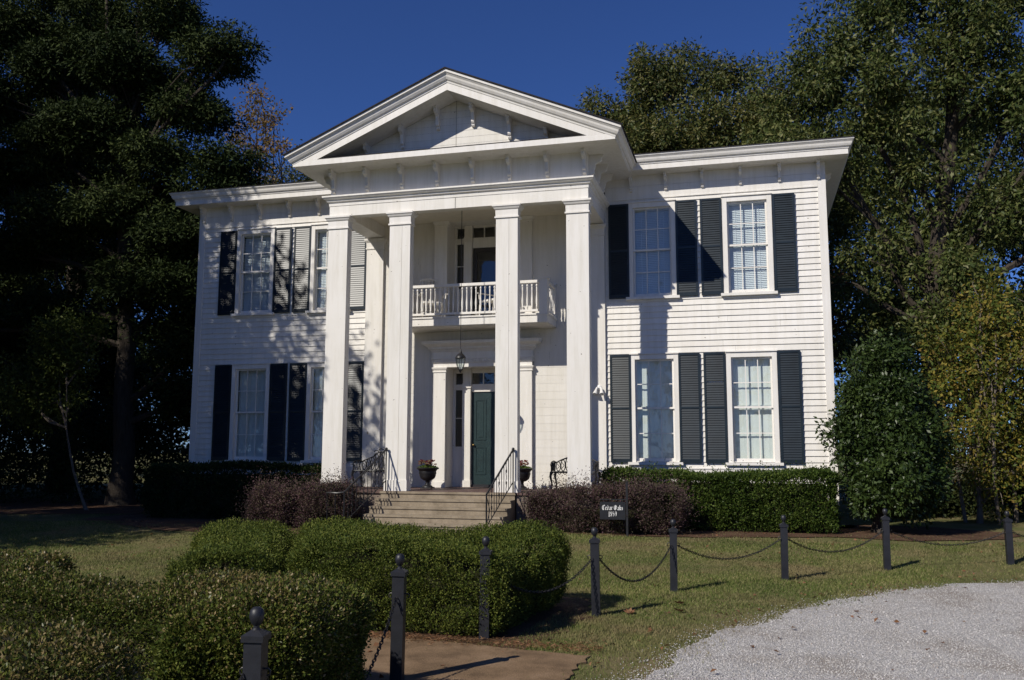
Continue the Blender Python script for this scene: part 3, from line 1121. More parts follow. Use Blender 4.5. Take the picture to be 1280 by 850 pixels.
# entablature over the front door with a row of dentils
q = MB()
pth = [(-1.255, 0.0), (-1.255, -0.115), (1.255, -0.115), (1.255, 0.0)]
q.sweep([(0.0, 3.80), (0.0, 3.90), (0.02, 3.905), (0.02, 3.99), (0.035, 4.0), (0.035, 4.03), (0.012, 4.035), (0.012, 4.17), (0.03, 4.185), (0.05, 4.22), (0.09, 4.25), (0.10, 4.29), (0.17, 4.33), (0.215, 4.36), (0.225, 4.43), (0.0, 4.46)], pth)
q.box(-1.255, 1.255, -0.113, 0.0, 3.801, 4.4)
n = 32
for k in range(n):
    x = -1.24 + 2.48 * (k + .5) / n
    q.box(x - 0.02, x + 0.02, -0.160, -0.13, 3.925, 3.985)
q.build('door_entablature', M['white'], lo)

# ---------------------------------------------------------------- balcony
BX, BY = 1.83, -1.02
bal = MB()
bal.box(-BX, BX, BY, -0.007, 4.70, 4.87)
bal.box(-BX - 0.02, BX + 0.02, BY - 0.025, -0.007, 4.87, 4.905)
bal.box(-BX + .03, BX - .03, BY + .03, -0.007, 4.685, 4.70)
bal = bal.build('balcony', M['white'], house)
q = MB()
q.box(-BX + 0.2, BX - 0.2, BY, BY + 0.09, 5.62, 5.685)
q.box(-BX + 0.2, BX - 0.2, BY + 0.02, BY + 0.07, 4.955, 5.005)
for s in (-1, 1):
    a, b = sorted((s * BX, s * (BX - 0.09)))
    q.box(a, b, BY + 0.2, -0.12, 5.62, 5.685)
    a, b = sorted((s * (BX - .02), s * (BX - 0.07)))
    q.box(a, b, BY + 0.2, -0.12, 4.955, 5.005)
q.build('handrail', M['trim'], bal)
for s in (-1, 1):
    for yy in (BY, -0.13):
        q = MB()
        a, b = sorted((s * BX, s * (BX - 0.19)))
        q.box(a, b, yy, yy + (0.19 if yy == BY else 0.12), 4.905, 5.71)
        q.box(a - .02, b + .02, yy - .02, yy + (0.21 if yy == BY else 0.125), 5.71, 5.745)
        q.build('newel', M['trim'], bal)
bp = MB()
prof = [(0.020, 0.0), (0.020, 0.05), (0.026, 0.06), (0.015, 0.08), (0.024, 0.16), (0.026, 0.22), (0.016, 0.33), (0.013, 0.42), (0.017, 0.50), (0.013, 0.53), (0.024, 0.545), (0.024, 0.57), (0.018, 0.58), (0.020, 0.615)]
bp.lathe(prof, (0, 0, 0), 8)
bp = bp.build('baluster', M['trim'], bal, smooth=True)
NB = 29
first = True
def put_bal(x, y):
    global first
    o = bp
    if not first:
        o = bp.copy(); COL.objects.link(o)
    first = False
    o.location = (x, y, 5.005)
for k in range(NB):
    put_bal(-BX + 0.2 + (2 * BX - 0.4) * (k + .5) / NB, BY + 0.045)
for s in (-1, 1):
    for k in range(6): put_bal(s * (BX - 0.045), BY + 0.24 + k * 0.115)

# ================================================================== steps and railings
mb = MB()
SX0, SX1 = -1.60, 1.42
RUN, RISE = 0.30, 0.147
for k in range(1, 6):
    z = FLOOR - RISE * k
    yf = -2.345 - RUN * k + 0.0
    yb = -2.345 - RUN * (k - 1)
    if k == 5: continue
    mb.box(SX0, SX1, yf, PY - 0.06, z - RISE + (0.0 if k < 4 else -0.25), z - 0.045)
    mb.box(SX0, SX1, yf - 0.022, PY - 0.06, z - 0.045, z)
mb.box(SX0, SX1, -2.35, PY - 0.0615, FLOOR - RISE, FLOOR - 0.052)
mb.box(-1.62, 1.44, -2.375, PY - 0.107, FLOOR - 0.05, FLOOR - 0.0025)
st = tag(mb.build('front_steps', M['concrete']), 'worn concrete steps climbing to the porch between two iron railings', 'steps')


def railing(xt, xb, side, label):
    root = tag(empty('iron_railing', (xb, -3.86, float(gz(0, -3.86)))), label, 'railing', 'railings of the front steps')
    o = Vector(root.location)
    T = Vector((xt, -2.30, 1.80)); Bm = Vector((xb, -3.86, 0.93))
    q = MB()
    def p(t, drop): return T.lerp(Bm, t) - Vector((0, 0, drop)) - o
    pts = [p(0, 0) + Vector((0, 0.05, -0.02)), p(0, -0.012), p(0.03, 0), p(1, 0)]
    q.tube(pts, [0.02, 0.02, 0.02, 0.02], 8)
    if side < 0:      # lamb's tongue turning away from the steps
        q.tube([p(1, 0), p(1, 0.0) + Vector((-0.13, -0.06, -0.015)), p(1, 0) + Vector((-0.30, -0.02, -0.01)), p(1, 0) + Vector((-0.40, 0.02, -0.02))], 0.02, 8)
    q.build('handrail', M['iron'], root, smooth=True)
    q = MB()
    q.tube([p(0, 0.68), p(1, 0.62)], 0.012, 6)
    q.build('bottom_rail', M['iron'], root, smooth=True)
    n = 11
    for k in range(1, n):
        t = k / n
        q = MB()
        a, b = p(t, 0.0), p(t, 0.68 - 0.06 * t)
        if k in (3, 6, 9):
            # twisted bar with a scrolled collar
            m_ = [a.lerp(b, i / 16) for i in range(17)]
            q.tube([v + Vector((0.006 * math.cos(i * 1.6), 0.006 * math.sin(i * 1.6), 0)) for i, v in enumerate(m_)], 0.008, 5)
            for zz in (0.32, 0.68):
                c = a.lerp(b, zz)
                for sg in (-1, 1):
                    q.tube([c + Vector((0, sg * (0.012 + 0.028 * math.sin(u * 2.6)), 0.07 * (u - 0.5))) for u in [i / 8 for i in range(9)]], 0.006, 5)
        else:
            q.tube([a, b], 0.008, 5)
        q.build('baluster', M['iron'], root, smooth=True)
    q = MB()
    q.tube([p(0, 0.0), Vector((xt, -2.30, FLOOR)) - o], 0.014, 6)
    q.sphere(p(0, -0.01), 0.034, 10, 6)
    q.build('post', M['iron'], root, smooth=True)
    q = MB()
    q.tube([p(1, 0), p(1, 0.93 - o.z)], 0.016, 6)
    if side < 0:
        for dx in (-0.2, -0.38): q.tube([p(1, 0) + Vector((dx, 0, -0.015)), p(1, 0.93 - o.z) + Vector((dx, 0.03, 0))], 0.010, 5)
    else:
        q.tube([p(1, 0.02), p(0.88, 0.02 + (0.93 - o.z) * 0.5), p(1, 0.6)], 0.008, 5)
    q.build('post', M['iron'], root, smooth=True)
    return root


railing(1.37, 1.25, 1, 'black wrought iron railing down the right side of the steps')
railing(-1.51, -1.75, -1, 'black wrought iron railing with outward curl, beside the left purple shrubs')

# ================================================================== small things
def at_ground(x, y): return (x, y, float(gz(x, y)))


# fence posts and chains
def make_post(h):
    root = empty('fence_post')
    w = 0.046
    q = MB()
    q.box(-w, w, -w, w, -0.2, h - 0.165)
    q.build('shaft', M['post'], root)
    q = MB()
    c = w + 0.011
    q.box(-c, c, -c, c, h - 0.165, h - 0.135)
    zt, zb = h - 0.112, h - 0.135
    q.add([(-c, -c, zb), (c, -c, zb), (c, c, zb), (-c, c, zb), (-.022, -.022, zt), (.022, -.022, zt), (.022, .022, zt), (-.022, .022, zt)],
          [(0, 1, 5, 4), (1, 2, 6, 5), (2, 3, 7, 6), (3, 0, 4, 7), (4, 5, 6, 7)])
    q.build('cap', M['post'], root)
    q = MB()
    q.lathe([(0.024, h - 0.112), (0.016, h - 0.103), (0.016, h - 0.092), (0.022, h - 0.086), (0.031, h - 0.072), (0.037, h - 0.050), (0.037, h - 0.036), (0.031, h - 0.014), (0.018, h - 0.003), (0.001, h)], (0, 0, 0), 16)
    q.build('finial', M['post'], root, smooth=True)
    for s in (-1, 1):
        q = MB()
        zz = h - 0.30
        q.tube([(s * (w - .01), 0, zz), (s * (w + .022), 0, zz), (s * (w + .034), 0, zz - .012), (s * (w + .030), 0, zz - .030), (s * (w + .016), 0, zz - .034)], 0.005, 6)
        q.build('hook', M['chain'], root, smooth=True)
    return root


POSTS = [(3.80, -16.52, 0.965), (3.57, -14.07, 0.93), (3.775, -12.43, 0.95), (4.57, -10.90, 0.935), (5.235, -8.95, 0.90), (6.63, -7.50, 0.885), (8.14, -6.08, 0.90), (10.01, -5.23, 0.805), (12.0, -4.7, 0.82)]
PLAB = ['black post with ball finial, nearest of all, in front of the low bronzed hedge',
        'black ball-topped post standing alone on the brown walkway',
        'black ball-topped post half buried in the boxwood hedge by the walkway',
        'black post with ball finial just right of the big clipped boxwood hedge',
        'black post standing right of and in front of the name sign',
        'black post in front of the green hedge under the right wing',
        'black post in front of the evergreen trunk at the house corner',
        'black post on the far right by the yellowing tree',
        'black post beyond the far right one, along the driveway']
hooks = []
for i, ((x, y, h), lab) in enumerate(zip(POSTS, PLAB)):
    p = make_post(h)
    zg = float(gz(x, y)) + (0.03 if i == 1 else 0.0)
    p.location = (x, y, zg)
    j0, j1 = max(0, i - 1), min(len(POSTS) - 1, i + 1)
    dx, dy = POSTS[j1][0] - POSTS[j0][0], POSTS[j1][1] - POSTS[j0][1]
    rz = math.radians((9, 8, 8, 6, 4, 4, 3, 2, 2)[i])
    p.rotation_euler = (math.radians(random.uniform(-.8, .8)), math.radians(random.uniform(-.8, .8)), rz)
    tag(p, lab, 'post', 'chain fence posts')
    hooks.append((Vector((x, y, zg + h - 0.325)), rz))


def chain(a, b, sag, label):
    a, b = Vector(a), Vector(b)
    N = 200
    pts = [a.lerp(b, i / N) - Vector((0, 0, sag * 4 * (i / N) * (1 - i / N))) for i in range(N + 1)]
    d = [0.0]
    for p, q in zip(pts[:-1], pts[1:]): d.append(d[-1] + (q - p).length)
    pitch = 0.030
    n = int(d[-1] / pitch)
    mb = MB()
    j = 0
    for k in range(n):
        s = (k + .5) * d[-1] / n
        while d[j + 1] < s: j += 1
        f = (s - d[j]) / (d[j + 1] - d[j])
        c = pts[j].lerp(pts[j + 1], f)
        t = (pts[j + 1] - pts[j]).normalized()
        u = t.cross(Vector((0, 0, 1))).normalized()
        w = t.cross(u)
        if k % 2: u, w = w, u
        ring = []
        for m_ in range(8):
            an = 2 * math.pi * m_ / 8
            ring.append(c + t * (0.021 * math.cos(an)) + u * (0.0125 * math.sin(an)))
        vs, fs = [], []
        for m_ in range(8):
            an = 2 * math.pi * m_ / 8
            rd = (t * math.cos(an) + u * math.sin(an))
            for z in range(4):
                bn = math.pi / 2 * z
                vs.append(tuple(ring[m_] + rd * (0.0045 * math.cos(bn)) + w * (0.0045 * math.sin(bn))))
        for m_ in range(8):
            for z in range(4):
                m2, z2 = (m_ + 1) % 8, (z + 1) % 4
                fs.append((m_ * 4 + z, m2 * 4 + z, m2 * 4 + z2, m_ * 4 + z2))
        mb.add(vs, fs)
    o = mb.build('chain', M['chain'], smooth=True)
    tag(o, label, 'chain', 'chains of the post fence')
    return o


CL = {0: 'dark chain swagged from the nearest post past the end of the low hedge', 2: 'dark chain hanging past the right end of the big boxwood hedge',
      3: 'dark chain hanging in the gap below the name sign', 4: 'dark chain swagged in front of the right end of the purple hedge',
      5: 'dark chain swagged in front of the corner of the right wing', 6: 'dark chain in front of the shadow under the evergreen tree', 7: 'dark chain running out of view on the far right'}
for i, sag in ((0, 0.52), (2, 0.27), (3, 0.34), (4, 0.22), (5, 0.24), (6, 0.20), (7, 0.2)):
    (a, ra), (b, rb) = hooks[i], hooks[i + 1]
    da = (b - a).normalized() * 0.06
    chain(a + da, b - da, sag, CL[i])
chain(Vector((3.55, -19.2, 0.60)), hooks[0][0] + Vector((-0.03, -0.05, 0.0)), 0.30, 'rusty dark chain coming from the left to the nearest post')


# house name sign
root = tag(empty('name_sign', (3.895, -3.28, float(gz(0, -3.28)) + 0.085)), 'small black hanging sign reading Cedar Oaks 1859 before the purple hedge', 'sign')
q = MB()
q.box(-0.022, 0.022, -0.022, 0.022, -0.2, 1.02)
q.box(-0.026, 0.026, -0.026, 0.026, 1.02, 1.035)
q.build('post', M['iron'], root)
q = MB()
q.box(-0.56, -0.022, -0.010, 0.010, 0.655, 0.675)
for x in (-0.48, -0.12): q.tube([(x, 0, 0.66), (x, 0, 0.61)], 0.005, 5)
q.tube([(-0.02, 0, 0.52), (-0.12, 0, 0.655)], 0.007, 5)
q.build('bracket_arm', M['iron'], root)
q = MB()
q.box(-0.565, -0.035, -0.010, 0.010, 0.255, 0.615)
pn = q.build('sign_panel', M['sign'], root)
# broad-nib blackletter strokes, unit = x-height
GL = {
    'C': (1.05, [[(0.85, 1.35), (0.6, 1.6), (0.3, 1.45), (0.12, 1.1), (0.12, 0.45), (0.35, 0.05), (0.62, 0.05), (0.9, 0.3)], [(0.5, 1.5), (0.5, 0.15)], [(0.9, 1.65), (0.85, 1.25)]]),
    'O': (1.15, [[(0.55, 1.6), (0.2, 1.35), (0.1, 0.9), (0.15, 0.4), (0.5, 0.0), (0.9, 0.35), (1.0, 0.9), (0.9, 1.35), (0.55, 1.6)], [(0.5, 1.5), (0.5, 0.15)], [(0.75, 1.4), (0.7, 0.3)]]),
    'e': (0.62, [[(0.12, 0.85), (0.12, 0.2), (0.3, 0.02), (0.52, 0.2)], [(0.12, 0.85), (0.32, 1.0), (0.5, 0.8), (0.2, 0.5)]]),
    'd': (0.68, [[(0.12, 0.8), (0.12, 0.2), (0.32, 0.02), (0.54, 0.2), (0.54, 0.9), (0.2, 1.5)], [(0.12, 0.8), (0.34, 1.0), (0.54, 0.85)]]),
    'a': (0.68, [[(0.15, 0.9), (0.34, 1.0), (0.5, 0.85), (0.5, 0.1), (0.62, 0.02)], [(0.5, 0.58), (0.18, 0.42), (0.14, 0.14), (0.3, 0.02), (0.5, 0.2)]]),
    'r': (0.55, [[(0.05, 0.9), (0.18, 1.0), (0.18, 0.1), (0.28, 0.02)], [(0.2, 0.85), (0.36, 1.0), (0.5, 0.86)]]),
    'k': (0.66, [[(0.15, 1.6), (0.15, 0.1), (0.25, 0.02)], [(0.18, 0.8), (0.38, 1.0), (0.5, 0.8), (0.2, 0.52), (0.5, 0.12), (0.6, 0.04)]]),
    's': (0.60, [[(0.5, 0.85), (0.32, 1.0), (0.14, 0.82), (0.46, 0.32), (0.32, 0.02), (0.1, 0.18)]]),
    ' ': (0.40, []),
    '1': (0.55, [[(0.12, 1.2), (0.28, 1.45), (0.28, 0.05)], [(0.1, 0.03), (0.46, 0.03)]]),
    '8': (0.72, [[(0.34, 1.45), (0.12, 1.15), (0.5, 0.6), (0.54, 0.3), (0.32, 0.02), (0.1, 0.3), (0.16, 0.6), (0.54, 1.1), (0.34, 1.45)]]),
    '5': (0.68, [[(0.54, 1.42), (0.18, 1.42), (0.15, 0.85), (0.4, 0.9), (0.54, 0.55), (0.4, 0.1), (0.1, 0.08)]]),
    '9': (0.70, [[(0.52, 1.0), (0.3, 0.72), (0.12, 1.0), (0.16, 1.3), (0.34, 1.45), (0.52, 1.25), (0.54, 0.7), (0.4, 0.15), (0.18, 0.05)]]),
}


def lettering(text, xc, z0, u, nib):
    wd = sum(GL[c][0] for c in text) * u
    x = xc - wd / 2
    mb = MB()
    k = 0
    nx, nz = math.cos(math.radians(38)) * nib * u / 2, math.sin(math.radians(38)) * nib * u / 2
    for c in text:
        w, strokes = GL[c]
        for st_ in strokes:
            for (ax, az), (bx, bz) in zip(st_[:-1], st_[1:]):
                y = -0.0115 - 0.00006 * (k % 24)
                k += 1
                A_ = (x + ax * u, z0 + az * u); B_ = (x + bx * u, z0 + bz * u)
                # stroke ribbon with a little width in every direction
                t = Vector((B_[0] - A_[0], B_[1] - A_[1]))
                if t.length < 1e-6: continue
                nrm = Vector((-t.y, t.x)).normalized() * nib * u * 0.16
                p = [(A_[0] - nx - nrm.x, A_[1] - nz - nrm.y), (A_[0] + nx + nrm.x, A_[1] + nz + nrm.y), (B_[0] + nx + nrm.x, B_[1] + nz + nrm.y), (B_[0] - nx - nrm.x, B_[1] - nz - nrm.y)]
                mb.quad(*[(px, y, pz) for px, pz in p])
        x += w * u
    return mb


root.scale = (.93, .93, .93)
lettering('Cedar Oaks', -0.30, 0.450, 0.062, 0.19).build('lettering', M['letter'], pn)
lettering('1859', -0.30, 0.318, 0.068, 0.18).build('lettering', M['letter'], pn)


# hanging lantern
LZ, LX, LY = 3.55, -0.05, -1.60
root = tag(empty('hanging_lantern', (LX, LY, LZ)), 'black glazed lantern on a long rod hanging before the front door', 'lantern')
q = MB(); q.tube([(0, 0, 0.50), (0, 0, 7.46 - LZ)], 0.007, 6); q.lathe([(0.05, 0), (0.05, 0.03), (0.02, 0.05)], (0, 0, 7.41 - LZ), 10)
q.build('rod', M['iron'], root)
q = MB(); q.lathe([(0.125, 0.30), (0.120, 0.325), (0.085, 0.37), (0.05, 0.40), (0.03, 0.44), (0.012, 0.50)], (0, 0, 0), 12)
q.build('cap', M['iron'], root, smooth=True)
q = MB()
for k in range(6):
    a = math.pi / 3 * k
    q.tube([(0.112 * math.cos(a), 0.112 * math.sin(a), 0.30), (0.10 * math.cos(a), 0.10 * math.sin(a), 0.18), (0.055 * math.cos(a), 0.055 * math.sin(a), 0.05), (0.02 * math.cos(a), 0.02 * math.sin(a), 0.02)], 0.006, 5)
q.lathe([(0.012, -0.03), (0.03, 0.0), (0.045, 0.03), (0.03, 0.045)], (0, 0, 0), 10)
q.build('cage', M['iron'], root, smooth=True)
q = MB(); q.lathe([(0.05, 0.05), (0.095, 0.18), (0.106, 0.298)], (0, 0, 0), 6)
q.build('glass', M['glass'], root)
q = MB()
for k in range(3):
    a = 2.1 * k
    q.tube([(0.03 * math.cos(a), 0.03 * math.sin(a), 0.06), (0.03 * math.cos(a), 0.03 * math.sin(a), 0.17)], 0.009, 6)
q.build('candle_tube', M['lamp_white'], root)

# twin floodlight on the right pilaster
root = tag(empty('floodlight', (2.86, -0.085, 3.25)), 'white twin floodlight fixed to the pilaster beside the right-hand shutters', 'floodlight')
q = MB(); q.lathe([(0.055, 0), (0.055, 0.025), (0.02, 0.04)], (0, 0, 0), 12)
for i in range(len(q.v)): x, y, z = q.v[i]; q.v[i] = (x, -z, y)
q.build('mount', M['lamp_white'], root)
for s in (-1, 1):
    q = MB()
    q.tube([(0, -0.03, 0), (s * 0.05, -0.06, -0.03)], 0.012, 6)
    q.tube([(s * 0.05, -0.05, -0.01), (s * 0.062, -0.09, -0.07), (s * 0.075, -0.13, -0.13), (s * 0.08, -0.155, -0.17)], [0.022, 0.030, 0.048, 0.058], 10)
    q.build('lamp_head', M['lamp_white'], root, smooth=True)


# urns on the porch
def urn(x, y, label):
    root = tag(empty('garden_urn', (x, y, FLOOR)), label, 'urn', 'urns by the front door')
    q = MB()
    q.box(-0.13, 0.13, -0.13, 0.13, 0.0, 0.035)
    q.lathe([(0.125, 0.035), (0.115, 0.06), (0.06, 0.09), (0.045, 0.14), (0.055, 0.165), (0.045, 0.175)], (0, 0, 0), 20)
    q.build('foot', M['iron'], root, smooth=True)
    q = MB()
    q.lathe([(0.045, 0.175), (0.10, 0.19), (0.165, 0.235), (0.19, 0.29), (0.195, 0.33), (0.205, 0.345), (0.20, 0.40), (0.225, 0.435), (0.262, 0.455), (0.268, 0.475), (0.25, 0.485), (0.22, 0.47), (0.20, 0.44)], (0, 0, 0), 24)
    q.lathe([(0.201, 0.435), (0.001, 0.45)], (0, 0, 0), 24)
    q.build('bowl', M['iron'], root, smooth=True)


urn(-1.10, -0.78, 'black cast iron urn in shade, left of the front door')
urn(1.17, -0.78, 'black cast iron urn just right of the third column')


# iron loveseats
def bench(x, y, rz, label):
    root = tag(empty('iron_bench', (x, y, FLOOR), rz), label, 'bench', 'iron benches on the porch')
    hw = 0.50
    q = MB()
    for k in range(9):
        yy = -0.22 + k * 0.055
        q.box(-hw + .03, hw - .03, yy - .017, yy + .017, 0.395, 0.41)
    q.tube([(-hw, -0.25, 0.40), (hw, -0.25, 0.40), (hw, 0.24, 0.40), (-hw, 0.24, 0.40), (-hw, -0.25, 0.40)], 0.017, 6)
    for k in range(8):        # apron drops
        xx = -hw + 0.06 + k * 0.126
        q.tube([(xx - .05, -0.25, 0.395), (xx, -0.25, 0.35), (xx + .05, -0.25, 0.395)], 0.010, 5)
    q.build('seat', M['iron'], root)
    # back: rolling top rail above a row of ovals
    def top(u): return 0.60 + 0.20 * (1 - abs(u)) ** 0.8 + (0.05 if abs(u) < 0.35 else 0)
    q = MB()
    for nlist in (1,):
        q.tube([(hw * u, 0.24 - 0.10 * max(0, abs(u) - .6), top(u)) for u in [i / 16 - 1 for i in range(33)]], 0.018, 6)
    for k in range(9):
        u = -0.88 + k * 0.22
        c, a, hh = hw * u, 0.050, (top(u) - 0.43) / 2
        zc = 0.42 + hh
        q.tube([(c + a * math.cos(t), 0.235, zc + hh * math.sin(t)) for t in [2 * math.pi * i / 14 for i in range(15)]], 0.012, 5)
        q.tube([(c - a * .4, 0.235, zc - hh * .5), (c + a * .5, 0.235, zc), (c - a * .4, 0.235, zc + hh * .5)], 0.009, 5)
    for u in (-.25, 0, .25):
        q.tube([(hw * u + 0.06 * math.cos(t), 0.235, top(u) + 0.03 + 0.04 * math.sin(t)) for t in [math.pi * i / 8 for i in range(9)]], 0.012, 5)
    q.build('backrest', M['iron'], root)
    for s in (-1, 1):
        q = MB()
        X = s * hw
        q.tube([(X * .99, 0.22, 0.62), (X * 1.02, 0.05, 0.645), (X * 1.03, -0.15, 0.62), (X * 1.02, -0.25, 0.565), (X * 1.0, -0.235, 0.52), (X, -0.21, 0.53)], 0.018, 6)
        q.tube([(X, -0.24, 0.52), (X, -0.25, 0.41)], 0.016, 6)
        for yy in (-0.12, 0.02, 0.14):
            q.tube([(X, yy + 0.04 * math.cos(t), 0.52 + 0.10 * math.sin(t)) for t in [2 * math.pi * i / 10 for i in range(11)]], 0.010, 5)
        q.build('armrest', M['iron'], root)
        for yy, b in ((-0.25, -0.05), (0.22, 0.05)):
            q = MB()
            q.tube([(X, yy, 0.41), (X * 1.04, yy + b * .2, 0.30), (X * 0.97, yy + b * .1, 0.14), (X * 1.0, yy + b, 0.0)], [0.035, 0.030, 0.018, 0.024], 7)
            q.build('leg', M['iron'], root)


bench(2.38, -0.62, 0.0, 'black cast iron bench with scrolled back in the sunlight by the right column')
bench(-2.45, -0.62, 0.0, 'black cast iron bench in shade behind the left railing')


# rocking chairs on the balcony
def rocker(x, y, rz, label):
    root = tag(empty('rocking_chair', (x, y, 4.906), rz), label, 'chair', 'rocking chairs on the balcony')
    q = MB()
    for k in range(7): q.box(-0.24, 0.24, -0.22 + k * 0.065, -0.17 + k * 0.065, 0.40, 0.418)
    q.box(-0.26, 0.26, -0.25, -0.215, 0.375, 0.42)
    q.build('seat', M['trim'], root)
    q = MB()
    for k in range(6):
        xx = -0.2 + k * 0.08
        q.tube([(xx, 0.22, 0.42), (xx, 0.30, 0.72), (xx, 0.40, 1.04)], 0.013, 6)
    for s in (-1, 1): q.tube([(s * .255, 0.215, 0.41), (s * .255, 0.30, 0.72), (s * .255, 0.42, 1.10)], 0.02, 6)
    q.tube([(-0.255, 0.40, 1.05), (0, 0.42, 1.09), (0.255, 0.40, 1.05)], 0.026, 6)
    q.build('backrest', M['trim'], root)
    for s in (-1, 1):
        q = MB()
        q.box(s * .30 - .035, s * .30 + .035, -0.27, 0.26, 0.60, 0.62)
        q.tube([(s * .29, -0.22, 0.60), (s * .27, -0.22, 0.41)], 0.016, 6)
        q.build('armrest', M['trim'], root)
        for yy in (-0.22, 0.20):
            q = MB(); q.tube([(s * .26, yy, 0.41), (s * .27, yy, 0.04)], 0.018, 6); q.build('leg', M['trim'], root)
        q = MB()
        q.tube([(s * .27, -0.40 + i * 0.1, 0.022 + 0.14 * ((i - 4) / 5.0) ** 2) for i in range(10)], 0.018, 6)
        q.build('rocker', M['trim'], root)


rocker(-1.12, -0.55, 0.5, 'white wooden rocking chair at the left end of the balcony')
rocker(0.42, -0.52, -0.55, 'white wooden rocking chair right of the balcony door')

# ================================================================== vegetation
def rsin(seed, f, n=10):
    """smooth 3D noise in about -1..1 from a few random sines."""
    r = np.random.default_rng(seed)
    K = r.normal(size=(n, 3)); K = K / np.linalg.norm(K, axis=1)[:, None] * f * r.uniform(.5, 1.8, n)[:, None]
    ph = r.uniform(0, 6.28, n)
    return lambda P: np.sin(P @ K.T + ph).sum(1) / math.sqrt(n / 2) / 1.6


def unit(a): return a / np.maximum(np.linalg.norm(a, axis=1)[:, None], 1e-9)


def leaf_quads(P, A, size, aspect, rng, fold=0.18, bias=None):
    """a folded four-cornered leaf at each P along axis A; its face leans towards bias."""
    n = len(P)
    A = unit(A)
    N = rng.normal(size=(n, 3))
    if bias is not None: N = N + bias
    N = unit(N - A * (N * A).sum(1)[:, None])
    S = np.cross(A, N)
    sz = size if hasattr(size, '__len__') else np.full(n, size)
    sz = (sz * rng.uniform(.7, 1.3, n))[:, None]
    w = sz * aspect * 0.5
    V = np.empty((n, 4, 3))
    V[:, 0] = P
    V[:, 1] = P + A * sz * .48 + S * w + N * w * fold
    V[:, 2] = P + A * sz
    V[:, 3] = P + A * sz * .48 - S * w + N * w * fold
    return V.reshape(-1, 3)


def poly_dist(pts, poly):
    """inside test and distance to the outline."""
    poly = np.asarray(poly)
    inside = np.zeros(len(pts), bool)
    dist = np.full(len(pts), 1e9)
    grad = np.zeros((len(pts), 2))
    n = len(poly)
    for i in range(n):
        a, b = poly[i], poly[(i + 1) % n]
        c = ((a[1] > pts[:, 1]) != (b[1] > pts[:, 1]))
        with np.errstate(divide='ignore', invalid='ignore'):
            xi = (b[0] - a[0]) * (pts[:, 1] - a[1]) / (b[1] - a[1] + 1e-12) + a[0]
        inside ^= c & (pts[:, 0] < xi)
        ab = b - a
        t = np.clip(((pts - a) @ ab) / (ab @ ab + 1e-12), 0, 1)
        q = a + t[:, None] * ab
        d = np.linalg.norm(pts - q, axis=1)
        m_ = d < dist
        dist[m_] = d[m_]
        grad[m_] = (q - pts)[m_] / np.maximum(d[m_], 1e-6)[:, None]
    return inside, dist, grad


def chaikin(P, r=0.22):
    """round the corners of a plan outline with arcs about r in size."""
    P = np.asarray(P, float)
    out = []
    n = len(P)
    for i in range(n):
        p, c, q = P[i - 1], P[i], P[(i + 1) % n]
        l0, l1 = np.linalg.norm(p - c), np.linalg.norm(q - c)
        a = c + (p - c) / l0 * min(r, .42 * l0)
        b = c + (q - c) / l1 * min(r, .42 * l1)
        for t in (0, .25, .5, .75, 1):
            out.append((1 - t) ** 2 * a + 2 * t * (1 - t) * c + t * t * b)
    return np.array(out)


HEDGE_POLY = []


